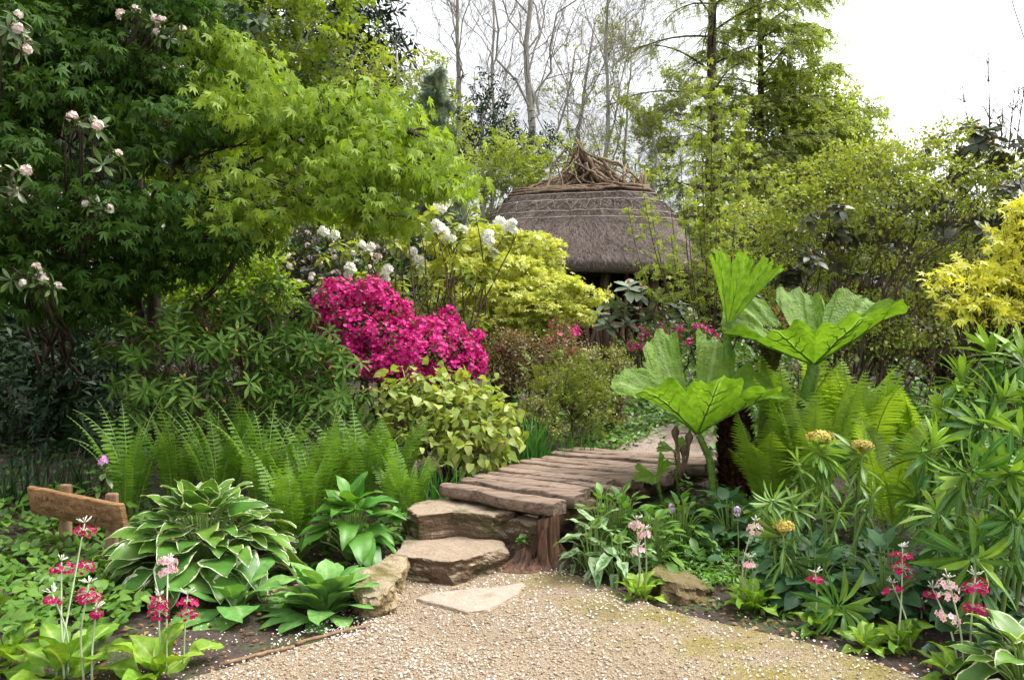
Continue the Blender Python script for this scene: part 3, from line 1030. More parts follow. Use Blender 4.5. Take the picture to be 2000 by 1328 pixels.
def build_sign():
    p = W(152, 992, 5.35)
    l, r = W(62, 975, 5.55), W(243, 1012, 5.1)
    root = thing('wooden_sign', 'weathered wooden sign board on two short posts, left bed', 'sign', (p[0], p[1], float(H(p[0], p[1]))))
    ax = nrm((r - l)[None])[0]
    back = nrm(np.array([[.35, .80, .0]]))
    back = nrm(back - (back @ ax)[:, None] * ax[None])[0]
    back = nrm((back + np.array([0, 0, .25]))[None])[0]
    back = back - ax * (back @ ax)
    up = np.cross(ax, back)
    if up[2] < 0:
        up = -up
    Rm = np.stack([ax, back, up], 1)
    m = MB()
    boxm(m, (l + r) / 2, (np.linalg.norm(r - l) / 2, .02, .098), Rm, .006, sub=24, nz=.005, seed=3)
    board = m.build('board', M['sign'], root)
    board['_o'] = root.location[:]
    # two rows of worn, unreadable carved strokes
    g = rng(33)
    hl = np.linalg.norm(r - l) / 2
    for row in (.032, -.034):
        m = MB()
        x = -hl * .82
        while x < hl * .82:
            for q in range(2):
                a = g.random() * 3.14
                c = (l + r) / 2 + ax * (x + g.normal() * .006) + up * (row + g.normal() * .008) - back * .0205
                d = (ax * math.cos(a) + up * math.sin(a)) * (.007 + .008 * g.random())
                m.tubes(np.array([c - d, c + up * .002 * g.normal(), c + d]), .0028, 5)
            x += .024 + .012 * g.random()
        m.build('worn_carving', M['beam'], board)
    for f, s in ((.30, 1), (.80, 1)):
        q = l + (r - l) * f + back * .055
        gz = float(H(q[0], q[1]))
        m = MB()
        h = q[2] + .115 - gz + .05
        zx = np.stack([np.array([0, 0, 1.]), np.array([1., 0, 0]), np.array([0, 1., 0])], 1)
        boxm(m, (q[0], q[1], gz - .05 + h / 2), (h / 2, .036, .026), zx, .007, seed=f)
        m.build('post', M['post'], root)
build_sign()

def build_edging():
    g = rng(41)
    for (a, b, lab) in (((430, 1304), (575, 1268), 'thin wooden edging strip between gravel and soil, nearest the front'), ((575, 1262), (722, 1226), 'thin wooden edging strip ending against the lichen-covered boulder')):
        p, q = WZ(*a, .0), WZ(*b, .0)
        n = 12
        P = p + (q - p) * np.linspace(0, 1, n)[:, None]
        P[:, 2] = .012 + .006 * np.sin(np.linspace(0, 3, n))
        P[:, :2] += g.normal(size=(n, 2)) * .004
        m = MB()
        m.tubes(P, .008 + .003 * g.random(n)[None], 6)
        tag(m.build('edging_strip', M['post']), lab, 'edging', 'wooden strips along the left path edge')
build_edging()

# ================================================================== THATCHED HUT
def build_hut():
    g = rng(51)
    Y = 16.0
    s = Y / FPX
    cx, cyy = (1128 - 1000) * s, Y + 1.6
    z0 = float(H(cx, cyy)) - .05
    root = thing('thatched_hut', 'round-cornered thatched garden hut with a crown of twisted branches', 'hut', (cx, cyy, z0))
    ztop = CAMZ + (664 - 368) * s * 1.06
    zeave = CAMZ + (664 - 520) * s
    tx, ty = 1.44, .62
    cx += .17
    bx, by = 2.56, 2.15

    def rr(hx, hy, a, p=3.2):
        c, sn = np.cos(a), np.sin(a)
        r = (np.abs(c / hx) ** p + np.abs(sn / hy) ** p) ** (-1 / p)
        return r * c, r * sn
    n = 160
    a = np.linspace(0, 2 * np.pi, n, endpoint=False)
    def surf(t, a, off=0.):
        k = t ** .92
        hx = tx + (bx - tx) * k + .10 * math.sin(math.pi * t) + off
        hy = ty + (by - ty) * k + .10 * math.sin(math.pi * t) + off
        x, y = rr(hx, hy, a, 4.0)
        z = ztop + (zeave - ztop) * t + off * .5
        z = z - .06 * t * np.cos(2 * a) + (1 - t) * .05 * np.cos(a)
        return np.stack([cx + x, cyy + y, np.broadcast_to(z, x.shape)], -1)
    rows = []
    for t in (0.0,):
        top = surf(t, a)
        c = top.mean(0)
        for f in (.05, .5, .9):
            q = c + (top - c) * f
            q[:, 2] += .02
            rows.append(q)
    for t in np.linspace(0, 1, 40):
        rows.append(surf(t, a))
    e = rows[-1]
    c = np.array([cx, cyy, 0])
    for f, dz in ((.995, -.07), (.975, -.16), (.93, -.22), (.80, -.17), (.5, .35), (.05, .9)):
        q = c + (e - c) * np.array([f, f, 1])
        q[:, 2] += dz
        rows.append(q)
    v = np.stack(rows, 0)
    dn = fnoise(v, 3.5, 4)
    out = nrm((v - c) * np.array([1, 1, 0]) + np.array([0, 0, .3]))
    v = v + out * (dn * .022)[..., None]
    m = MB()
    m.grid(v, close_u=True)
    # loose straw ends lying down the slope
    N = 16000
    tt = g.random(N)
    aa = g.random(N) * 2 * np.pi
    P0 = np.array([surf(float(x), np.array([y]))[0] for x, y in zip(tt, aa)])
    P1 = np.array([surf(min(1.03, float(x) + .05), np.array([y]))[0] for x, y in zip(tt, aa)])
    d = nrm(P1 - P0 + g.normal(size=(N, 3)) * .012)
    nn = nrm((P0 - c) * np.array([1, 1, 0]) + np.array([0, 0, .6]))
    m.inst(T([(-.5, 0, 0), (.5, 0, 0), (.3, 1, .05), (-.3, 1, .05)], [(0, 1, 2, 3)]), P0 + nn * .012, frame(d + nn * .06 + g.normal(size=(N, 3)) * .06, nn), np.stack([np.full(N, .008), .08 + .10 * g.random(N), np.ones(N)], -1))
    roof = m.build('roof', M['thatch'], root)
    roof['_o'] = root.location[:]
    # rods and the diamond pattern
    m = MB()
    for t in (.10, .20, .36, .455):
        ad = np.linspace(0, 2 * np.pi, 120)
        P = surf(t, ad, .055)
        P[:, 2] += vnoise(np.stack([ad * 3, ad * 0 + t * 9, ad * 0], -1), 2) * .018
        m.tubes(P, .014, 5)
    nd = 30
    for k in range(nd * 2):
        t0, t1 = (.205, .35) if k % 2 == 0 else (.35, .205)
        for sg in (0, 1):
            a0 = (k + sg * 1.0) / (nd * 2) * 2 * np.pi
            a1 = a0 + 2 * np.pi / (nd * 2)
            if sg:
                t0_, t1_ = (t1, t0)
                a0, a1 = a0, a1
            else:
                t0_, t1_ = t0, t1
            P = np.array([surf(t0_ + (t1_ - t0_) * u, np.array([a0 + (a1 - a0) * u]), .065)[0] for u in np.linspace(0, 1, 5)])
            if sg == 0 or True:
                m.tubes(P, .012, 4)
    m.build('binding_rods', M['rod'], roof)
    # rolled ridge edge
    m = MB()
    for q in range(3):
        ad = np.linspace(0, 2 * np.pi, 140)
        P = surf(.0 + .022 * q, ad, .03)
        P[:, 2] += .035 - .01 * q + vnoise(np.stack([ad * 2.5, ad * 0 + q * 5, ad * 0], -1), 2) * .05
        m.tubes(P, .034 + .012 * vnoise(np.stack([ad * 4, ad * 0 + q, ad * 0], -1), 2)[None], 7)
    m.build('ridge_roll', M['branchw'], roof)
    # crown of branches: each branch its own mesh
    apex = W(1118, 290, Y + 1.6)
    crownb = bpy.data.objects.new('branch_crown', None)
    COL.objects.link(crownb)
    crownb.parent = root
    crownb['_o'] = root.location[:]
    for k in range(78):
        an = g.random() * 2 * np.pi
        st = surf(.0, np.array([an]), -.06 - .12 * g.random())[0]
        st[2] += .02
        typ = (0, 1, 2, 3, 1, 2, 3, 4, 1)[k % 9]
        if typ == 0:                      # long rafters sweeping up past the apex
            en = apex + g.normal(size=3) * np.array([.10, .10, .06])
            if k % 27 == 0:
                en = apex + np.array([.05 + .22 * g.random(), -.1, .05 + .22 * g.random()])
        elif typ in (1, 2):               # sloping pieces laid on the right-hand side
            u0, u1 = g.random() * .6, .35 + .6 * g.random()
            rt = surf(0., np.array([g.normal() * .7]), -.1)[0]
            st = apex + (rt - apex) * u0 + g.normal(size=3) * np.array([.05, .12, .10])
            en = apex + (rt - apex) * min(1, u0 + u1) + g.normal(size=3) * np.array([.10, .12, .07])
        elif typ == 3:                    # low curved lengths along the ridge
            st = surf(0., np.array([np.pi + g.normal() * .5]), -.05)[0] + np.array([.1 * g.random(), 0, .03])
            en = np.array([cx + (g.random() * 1.5 - .4), cyy + g.normal() * .2, ztop + .12 + .35 * g.random()])
        else:
            u = .2 + .6 * g.random()
            en = apex + (st - apex) * u * .6 + np.array([g.normal() * .35, g.normal() * .2, -.15 * g.random()])
        ln = np.linalg.norm(en - st)
        mid = (st + en) / 2 + g.normal(size=3) * .16 * ln + np.array([0, 0, -.05])
        P = bez(st[None], en[None], mid[None], 14)[0]
        P[1:-1] += np.cumsum(g.normal(size=(12, 3)), 0) * .016 * ln * np.sin(np.linspace(.2, 3, 12))[:, None]
        P[:, 2] = np.maximum(P[:, 2], ztop - .02)
        r0 = .022 + .04 * g.random() ** 1.5
        mm = MB()
        mm.tubes(P, np.linspace(r0, r0 * .55, 14)[None] * (1 + .12 * g.normal(size=14))[None], 6, tint=g.random())
        if g.random() < .4:
            i = g.integers(4, 11)
            en2 = P[i] + np.array([g.normal() * .3, g.normal() * .2, .05 + .2 * g.random()])
            Q = bez(P[i][None], en2[None], ((P[i] + en2) / 2 + g.normal(size=3) * .07)[None], 6)
            mm.tubes(Q, np.linspace(r0 * .5, r0 * .25, 6)[None], 5)
        mm.build('branch', M['branchw'], crownb)
    # upright stubs at the right of the ridge
    for k in range(5):
        p = surf(0., np.array([.35 - .22 * k]), -.05)[0]
        mm = MB()
        P = np.array([p, p + np.array([.02 * g.normal(), 0, .2]), p + np.array([.05 * g.normal(), .02, .36 + .1 * g.random()])])
        mm.tubes(P, .035, 6, tint=.9)
        mm.build('branch', M['branchw'], crownb)
    # posts, low wall of stakes, back wall, rail
    wx, wy = 1.95, 1.62
    for an in np.linspace(0, 2 * np.pi, 13)[:-1] + .26:
        x, y = rr(wx, wy, np.array([an]), 3.)
        P = np.array([[cx + x[0] + .02 * g.normal(), cyy + y[0], z] for z in np.linspace(z0 - .1, zeave + .25, 7)])
        P[1:-1, :2] += g.normal(size=(5, 2)) * .02
        mm = MB()
        mm.tubes(P, (.085 + .012 * g.normal(size=7))[None], 8, tint=g.random())
        mm.build('post', M['stake'], root)
    mm = MB()
    mw = MB()
    ms = MB()
    N = 190
    for k in range(N):
        an = k / N * 2 * np.pi
        x, y = rr(wx + .03 * g.normal(), wy + .03 * g.normal(), np.array([an]), 3.)
        front = math.sin(an) < .0 and not (-2.05 < math.atan2(math.sin(an), math.cos(an)) < -1.95)
        right = math.cos(an) > .35 and math.sin(an) < 0
        if -2.05 < math.atan2(math.sin(an), math.cos(an)) < -1.95:
            continue
        h = (.62 + .12 * g.random()) if front and not (right and k % 2) else (zeave + .2 - z0)
        if front and g.random() < .25:
            continue
        P = np.array([[cx + x[0], cyy + y[0], z] for z in np.linspace(z0 - .1, z0 + h, 6)])
        P[:, 0] += np.cumsum(g.normal(size=6)) * .022
        P[:, 1] += np.cumsum(g.normal(size=6)) * .012
        (mm if front and h < 1 else (ms if front else mw)).tubes(P, (.034 + .02 * g.random() + .004 * g.normal(size=6))[None], 6, tint=g.random())
    mm.build('stake_railing', M['stake'], root)
    mw.build('back_wall', M['stake'], root)
    ms.build('side_wall', M['stake'], root)
    m = MB()
    ad = np.linspace(np.pi, 2 * np.pi, 40)
    x, y = rr(wx + .02, wy + .02, ad, 3.)
    m.tubes(np.stack([cx + x, cyy + y, z0 + .66 + .02 * np.sin(ad * 9)], -1), .05, 7)
    m.build('rail', M['branchw'], root)
    m = MB()
    q = np.stack(rr(wx + .1, wy + .1, a, 3.), -1)
    m.add(np.concatenate([q + [cx, cyy], np.full((n, 1), z0 + .05)], 1), np.arange(n), [n])
    m.build('floor', M['beam'], root)
build_hut()

# ================================================================== TREES BEYOND
def bare_tree(label, px, Y, topz, r, seed, lean=0., ivy=0., fork=.35, spread=1., pbase=None, leaf=None):
    g = rng(seed)
    base = GD(px, Y)
    root = thing('bare_tree', label, 'tree', base, 'bare grey trees against the sky')
    w = MB()
    n = 16
    h = topz - base[2]
    tr = np.stack([base[0] + lean * np.linspace(0, 1, n) ** 1.3 * h + np.cumsum(g.normal(size=n)) * .06, base[1] + np.cumsum(g.normal(size=n)) * .05, base[2] + np.linspace(-.1, 1, n) * h], -1)
    w.tubes(tr, np.linspace(r, r * .25, n)[None], 8)
    lev = [(tr, r, h)]
    parents = [(tr, np.linspace(r, r * .25, n))]
    for L, (cnt, ln, up, sides, npts, rf) in enumerate([(9, .42, .9, 6, 9, .40), (7, .50, .5, 4, 7, .5), (7, .5, .35, 3, 5, .5), (4, .5, .3, 3, 4, .6)]):
        new = []
        Ps, Rs = [], []
        for (P, rr) in parents:
            plen = np.linalg.norm(P[-1] - P[0])
            t = (fork + (1 - fork) * (np.arange(cnt) + g.random(cnt)) / cnt) if L == 0 else .25 + .75 * (np.arange(cnt) + g.random(cnt)) / cnt
            f = t * (len(P) - 1)
            i = np.minimum(f.astype(int), len(P) - 2)
            p0 = P[i] + (P[i + 1] - P[i]) * (f - i)[:, None]
            ax = nrm(P[i + 1] - P[i])
            d = nrm(ax * .9 + rand_dir(g, cnt) * np.array([1, 1, .5]) * spread + np.array([0, 0, up * .5]))
            l = plen * ln * (1.15 - .6 * t) * (.7 + .6 * g.random(cnt))
            if L == 0:
                l = np.maximum(l, .12 * plen)
            p1 = p0 + d * l[:, None]
            p1[:, 2] += .15 * l * up
            c = p0 + d * (l * .5)[:, None] + g.normal(size=(cnt, 3)) * (.08 * l)[:, None]
            Q = bez(p0, p1, c, npts)
            Q[:, 1:-1] += g.normal(size=(cnt, npts - 2, 3)) * (.03 * l)[:, None, None]
            r0 = np.maximum(rr[i] * rf, .005)
            RR = r0[:, None] * np.linspace(1, .4, npts)[None]
            RR = np.maximum(RR, .0042)
            Ps.append(Q)
            Rs.append(RR)
            new += [(Q[k], RR[k]) for k in range(cnt)]
        Q = np.concatenate(Ps)
        w.tubes(Q, np.concatenate(Rs), sides, cap=False)
        parents = new
        if len(parents) > 900:
            parents = [parents[i] for i in g.permutation(len(parents))[:900]]
    w.build('trunk', M['bark_g'], root)
    if leaf:
        m = MB()
        tips = np.concatenate([p[0][-2:] for p in parents])
        k = g.permutation(len(tips))[:int(len(tips) * leaf)]
        m.inst(T_s_oval, tips[k], frame(rand_dir(g, len(k)) + [0, 0, -.3], np.tile([[0, 0, 1.]], (len(k), 1)) + g.normal(size=(len(k), 3)) * .4), .16 + .12 * g.random(len(k)))
        m.build('young_leaves', M['limegreen'], root)
    if ivy:
        m = MB()
        N = int(2600 * ivy)
        f = g.random(N) * ivy * (n - 1)
        i = f.astype(int)
        p = tr[i] + (tr[np.minimum(i + 1, n - 1)] - tr[i]) * (f - i)[:, None]
        d = rand_dir(g, N)
        rad = r * 1.2 + .28 * g.random(N) ** 1.5 * (1 + .8 * vnoise(p, .9))
        p = p + d * np.array([1, 1, .4]) * rad[:, None]
        m.inst(T_oval, p, frame(d + [0, 0, -.6], d + [0, 0, .3]), .15 + .12 * g.random(N))
        m.build('ivy', M['yew'], root)
    return root

def build_far():
    # woodland mass behind everything
    g = rng(61)
    m = MB()
    bl = []
    for k in range(120):
        x = -24 + 54 * (k + g.random()) / 120
        Y = 27 + 7 * g.random()
        z0 = float(H(x, Y))
        hh = 2.2 + 2.4 * g.random() + (5.5 if x < -6 else 0) + (1.5 if -6 < x < -2 else 0) + (1. if x > 9 else 0)
        bl.append((np.array([x, Y, z0 + hh * .5]), np.array([1.6 + g.random(), 1.3, hh * .55])))
    leaves(m, bl, g, T_s_oval, .55, 2.6, area=.35, clump=8, nrand=.8)
    tag(m.build('distant_woodland', M['far']), 'far dark green woodland closing the view behind the hut', 'woodland', kind='stuff')
    bare_tree('bare grey tree with two rising stems, leftmost behind the hut', 905, 25, 13.5, .15, 71, -.02, 0, .38)
    bare_tree('slender bare grey tree between the two forked ones behind the hut', 972, 27, 14, .11, 72, .0, .3, .3)
    bare_tree('ivy-clad bare tree rising left of the twig crown', 1042, 24, 13, .20, 73, .02, .52, .42)
    bare_tree('ivy-hung leaning bare tree just above the twig crown', 1075, 26, 12, .12, 74, .12, .42, .4)
    bare_tree('tall bare pale-stemmed tree above the hut ridge', 1160, 23, 13.5, .10, 75, .03, 0, .3)
    bare_tree('wide bare tree with fine drooping twigs right of the hut ridge', 1190, 25, 10.5, .09, 76, .05, 0, .15, 1.3, leaf=.25)
    bare_tree('thin bare tree with young leaves right behind the hut', 1265, 22, 7.5, .09, 77, .02, 0, .1, 1.3, leaf=.6)
build_far()

def build_larch(label, px, Y, topz, r, seed, wid, dens, mat, branches=46, droop=.35, low=.12, tilt=0, shape=None, L=.30, cat='tree', name='larch_tree'):
    g = rng(seed)
    base = GD(px, Y)
    root = thing(name, label, cat, base)
    w = MB()
    h = topz - base[2]
    n = 14
    tr = np.stack([base[0] + tilt * np.linspace(0, 1, n) * h + g.normal(size=n) * .03, base[1] + g.normal(size=n) * .03, base[2] + np.linspace(-.05, 1, n) * h], -1)
    w.tubes(tr, np.linspace(r, r * .2, n)[None], 9)
    m = MB()
    N = branches
    t = low + (1 - low) * (np.arange(N) + g.random(N)) / N
    f = t * (n - 1)
    i = np.minimum(f.astype(int), n - 2)
    p0 = tr[i] + (tr[i + 1] - tr[i]) * (f - i)[:, None]
    az = np.arange(N) * 2.39996 + g.normal(size=N) * .3
    prof = (1.08 - t) ** .7 if shape is None else shape(t)
    l = wid * prof * (.65 + .5 * g.random(N))
    d = np.stack([np.cos(az), np.sin(az), .25 + .2 * g.random(N)], -1)
    p1 = p0 + d * l[:, None]
    p1[:, 2] -= droop * l
    c = p0 + d * (l * .55)[:, None] + [0, 0, .12]
    Q = bez(p0, p1, c, 9)
    w.tubes(Q, (.014 + .012 * l / max(wid, .1))[:, None] * np.linspace(1.4, .4, 9)[None], 5, cap=False)
    # side twigs
    K = int(18 * dens) + 4
    bi = np.repeat(np.arange(N), K)
    u = .15 + .85 * g.random(len(bi))
    ff = u * 8
    ii = np.minimum(ff.astype(int), 7)
    q0 = Q[bi, ii] + (Q[bi, ii + 1] - Q[bi, ii]) * (ff - ii)[:, None]
    bd = nrm(Q[bi, ii + 1] - Q[bi, ii])
    side = np.cross(bd, [0, 0, 1.]) * np.where(g.random(len(bi)) > .5, 1, -1)[:, None]
    sl_ = l[bi] * .32 * (1.1 - .6 * u) * (.5 + g.random(len(bi)))
    q1 = q0 + (bd * .6 + side * .9 + g.normal(size=side.shape) * .25) * sl_[:, None]
    q1[:, 2] -= droop * 1.1 * sl_ + .10
    cc = (q0 + q1) / 2 + [0, 0, .06]
    S = bez(q0, q1, cc, 5)
    w.tubes(S, np.full(len(bi), .007)[:, None] * np.linspace(1.2, .6, 5)[None], 3, cap=False)
    reps = 7
    for k in range(reps):
        tt = (k + g.random(len(bi))) / reps * 4
        j = np.minimum(tt.astype(int), 3)
        ar = np.arange(len(bi))
        p = S[ar, j] + (S[ar, j + 1] - S[ar, j]) * (tt - j)[:, None]
        dd = nrm(S[ar, j + 1] - S[ar, j]) + g.normal(size=p.shape) * .4 + [0, 0, -.25]
        m.inst(T_s_needle if 'needle' in mat else T_s_lance, p, frame(dd, np.tile([[0, 0, 1.]], (len(p), 1)) + g.normal(size=p.shape) * .5), L * (.6 + .6 * g.random(len(p))), 0)
    w.build('trunk', M['bark'], root)
    m.build('crown', M[mat.replace('needle_', '')], root)
    return root

build_larch('tall dark-stemmed larch with airy green sprays right of the hut', 1390, 22, 14.5, .26, 81, 3.3, 1.2, 'needle_larch', 54, .3, .22, shape=lambda t: 1 - .25 * t, L=.22)
build_larch('larch with long light green sprays, right of the dark-stemmed one', 1480, 24, 13.5, .20, 82, 3.9, 1.5, 'larch', 58, .22, .12, tilt=.01, shape=lambda t: (1.12 - t) ** .55 * (0.55 + .9 * t if t.mean() < 0 else 1), L=.24)
build_larch('grey-green young pine with long soft needles left of the bare trees', 850, 17, 7.2, .10, 83, 1.1, 2.2, 'needle_pine', 40, -.1, .2, L=.26, name='pine_tree')

def tree(name, label, px, Y, blobs, seed, mat, t, L, cover, tr, top, bark='bark_g', group=None, **kw):
    base = GD(px, Y)
    trunk = trunk_curve([base + [0, 0, -.05], (base * .5 + W(top[0], top[1], Y) * .5) + [.1, 0, 0], W(top[0], top[1], Y)])
    return leafy(name, label, 'tree', base, blobs, seed, t, L, cover, mat, bark, trunk=trunk, tr=tr, group=group, **kw)

tree('conifer', 'dark conifer standing high behind the left garden trees', 690, 24,
     [B(*b) for b in [(640, 20, 24, 90, 50), (690, 60, 23.5, 60, 45), (620, 90, 24, 110, 50), (700, 120, 24, 55, 40), (640, 160, 24, 120, 50), (560, -20, 24, 140, 60), (700, 200, 24, 60, 50), (600, 240, 24, 140, 60), (690, 290, 24, 110, 60)]],
     91, 'yew', T_s_lance, .55, 4.0, .25, (660, -80), area=.3, droop=.4)
tree('beech_tree', 'tall yellow-green beech with pale stems, upper left', 545, 15,
     [B(*b) for b in [(430, 40, 15, 80, 40), (520, 30, 15, 90, 45), (610, 50, 15, 85, 40), (660, 95, 15, 60, 30), (580, 110, 15, 100, 38), (470, 120, 15, 90, 40), (640, 150, 15, 75, 28), (540, 180, 15, 110, 36), (420, 200, 15, 80, 40), (600, 220, 15, 100, 35), (520, 270, 15, 110, 35), (460, -30, 15, 150, 45), (610, -20, 15, 100, 35), (480, 330, 15, 100, 40), (600, 330, 15, 100, 40)]],
     92, 'beech', T_s_oval, .30, 2.2, .13, (500, -120), area=.30, droop=.15, flat=.5)
tree('hazel_tree', 'thin-crowned pale green tree left of the bare trees', 770, 20,
     [B(*b) for b in [(720, 130, 20, 60, 26), (800, 140, 20, 70, 28), (760, 190, 20, 80, 28), (850, 190, 20, 60, 25), (800, 235, 20, 90, 30), (740, 260, 20, 70, 30), (870, 250, 20, 50, 28), (820, 300, 20, 100, 30)]],
     93, 'limegreen', T_s_oval, .30, 1.6, .08, (775, 100), area=.3)
tree('holly_tree', 'dark glossy holly behind the bare trunks left of the ridge', 935, 22,
     [B(*b) for b in [(930, 200, 22, 50, 35), (900, 250, 22, 60, 35), (970, 250, 22, 50, 35), (940, 290, 22, 80, 40), (1000, 300, 22, 70, 35), (1060, 300, 22, 60, 40), (870, 300, 22, 60, 35)]],
     94, 'yew', T_s_lance, .34, 2.0, .10, (940, 190), area=.3)
tree('willow_tree', 'yellow-green willow bush directly behind the branch crown', 1000, 19,
     [B(*b) for b in [(960, 320, 19, 50, 30), (1010, 300, 19, 55, 35), (1060, 320, 19, 55, 35), (990, 350, 19, 70, 35), (940, 360, 19, 60, 35), (1080, 360, 19, 60, 30)]],
     95, 'lime', T_s_lance, .26, 2.4, .06, (1000, 290), area=.3, droop=-.2)
tree('ash_tree', 'bright green rounded tree on the right skyline', 1640, 24,
     [B(*b) for b in [(1540, 150, 24, 60, 50), (1500, 240, 24, 70, 50), (1450, 320, 24, 70, 50), (1590, 190, 24, 60, 40), (1640, 220, 24, 60, 40), (1610, 260, 24, 80, 40), (1670, 280, 24, 55, 35), (1560, 260, 24, 70, 45), (1640, 320, 24, 90, 40), (1560, 330, 24, 80, 40), (1500, 360, 24, 90, 50), (1700, 330, 24, 50, 35), (1620, 380, 24, 100, 40)]],
     96, 'larch', T_s_oval, .30, 4.2, .14, (1620, 180), area=.3)
for i, (px, Y, w, h, lab) in enumerate([(1430, 19.5, 120, 150, 'dark evergreen bush low behind the upright young maple'), (1330, 21, 110, 130, 'dark evergreen bush close behind the right corner of the hut'), (880, 19, 110, 110, 'dark evergreen bush left of the thatched roof'), (760, 16, 130, 150, 'dark evergreen bush behind the white rhododendron'), (620, 13, 130, 150, 'dark green bush behind the white-flowered shrub')]):
    g0 = 690 - (20 - Y)
    tree('evergreen_bush', lab, px, Y, [B(px, g0 - h * .9, Y, w * .7, h * .45), B(px - w * .5, g0 - h * .5, Y, w * .6, h * .45), B(px + w * .5, g0 - h * .55, Y, w * .6, h * .45), B(px, g0 - h * .3, Y - .5, w, h * .4)],
         100 + i, 'mid' if i in (2, 4) else 'yew', T_s_oval, .25, 3.2, .06, (px, g0 - h), 'bark', 'evergreen bushes filling the background', area=.3)

# upright young maple with lime leaves in front of the hut's right corner
def build_upright():
    g = rng(111)
    Y = 12.
    base = GD(1395, Y)
    root = thing('upright_maple', 'slim upright young maple with lime leaves before the hut corner', 'tree', base)
    w = MB()
    m = MB()
    tops = [(1390, 115), (1410, 170), (1352, 150), (1450, 195), (1325, 215), (1475, 240), (1300, 300), (1370, 240), (1430, 290), (1245, 290), (1500, 330), (1270, 390), (1225, 400), (1340, 350), (1460, 380), (1310, 450), (1400, 400), (1440, 480), (1360, 500)]
    for k, (a, b) in enumerate(tops):
        top = W(a, b, Y + g.normal() * .5)
        p0 = base + np.array([g.normal() * .12, g.normal() * .12, 0])
        if a < 1300:
            p0 = base + (top - base) * np.array([.15, .15, .2])
        c = base + (top - base) * np.array([.75, .6, .3])
        P = bez(p0[None], top[None], c[None], 24)
        w.tubes(P, np.linspace(.018, .003, 24)[None], 5)
        P = P[0]
        ns = int(26 * (3.2 if k < 4 else 1.0))
        u = .35 + .65 * g.random(ns) ** .75
        f = u * 23
        i = np.minimum(f.astype(int), 22)
        q = P[i] + (P[i + 1] - P[i]) * (f - i)[:, None]
        dirs = rand_dir(g, ns) * np.array([1, 1, .4]) + [0, 0, .35]
        ln = .10 + .42 * (1 - u) * g.random(ns) + (.02)
        q1 = q + nrm(dirs) * ln[:, None]
        w.tubes(bez(q, q1, (q + q1) / 2 + [0, 0, .02], 3), np.full((ns, 3), .003), 3, cap=False)
        rep = 4
        for r_ in range(rep):
            pp = q + (q1 - q) * (g.random(ns)[:, None] * .6 + .4) + g.normal(size=(ns, 3)) * .025
            m.inst(T_mapleg, pp, frame(rand_dir(g, ns) + [0, 0, -.5], np.tile([[0, 0, 1.]], (ns, 1)) + g.normal(size=(ns, 3)) * .6), .045 + .045 * g.random(ns), 0)
    w.build('stems', M['bark_b'], root)
    m.build('crown', M['lime'], root)
build_upright()

# ================================================================== RIGHT BACK SHRUBS
def add_buds(root, p, d, L, mat):
    """each bud is a child of its own, sharing one mesh; past a hundred the rest become one mesh"""
    o = np.argsort(p[:, 1])
    p, d = p[o], nrm(d[o])
    proto = None
    for q, a in zip(p[:100], d[:100]):
        if proto is None:
            b = MB()
            b.inst(T_ico, np.zeros((1, 3)), np.eye(3)[None], np.array([[.42, 1, .42]]) * L)
            me = b.build('bud', M[mat])
            proto = me
        else:
            me = proto.copy()
            COL.objects.link(me)
        me.parent = root
        me.location = Vector(q) - root.location
        me.rotation_mode = 'QUATERNION'
        me.rotation_quaternion = Vector(a).to_track_quat('Y', 'Z')
    if len(p) > 100:
        b = MB()
        b.inst(T_ico, p[100:], frame(d[100:], d[100:] * 0 + [.3, .2, .9]), np.array([[.42, 1, .42]]) * L * np.ones((len(p) - 100, 1)))
        b.build('buds', M[mat], root)['kind'] = 'stuff'

def whorl_shrub(name, label, base, blobs, seed, mat, k, L, tips_per, bark='bark', r0=.018, e0=35, e1=-20, t=T_rhodo, bud=None, budp=.4, truss=None, trussp=.0, trs=.10, ntw=14, group=None, minn=4, upb=.5, cat='shrub', width=1., shell=.75, crown='foliage'):
    g = rng(seed)
    root = thing(name, label, cat, base, group)
    w = MB()
    wood(w, base, blobs, g, r0, None, ntw, .006)
    w.build('stems', M[bark], root)
    m = MB()
    tips, axs = [], []
    for b in blobs:
        n = max(minn, int(tips_per * (b[1][0] * b[1][2]) / (.3 * .3)))
        p, d = blob_points(g, b, n, shell)
        tips.append(p)
        axs.append(nrm(d * .7 + np.array([0, 0, upb]) + g.normal(size=(n, 3)) * .3))
    tips, axs = np.concatenate(tips), np.concatenate(axs)
    whorls(m, t, tips, axs, g, k, L, e0, e1, width=width)
    m.build(crown, M[mat], root)
    if bud:
        s = g.random(len(tips)) < budp
        add_buds(root, tips[s] + axs[s] * .03, axs[s], .026, bud)
    if truss:
        s = (g.random(len(tips)) < trussp) & (axs[:, 2] > -.2)
        mb = MB()
        mb.inst(T_truss, tips[s] + axs[s] * trs * .5, frame(np.cross(axs[s], rand_dir(g, int(s.sum()))), axs[s]), trs * (.75 + .5 * g.random(s.sum())))
        mb.build('blossom', M[truss], root)
    return root

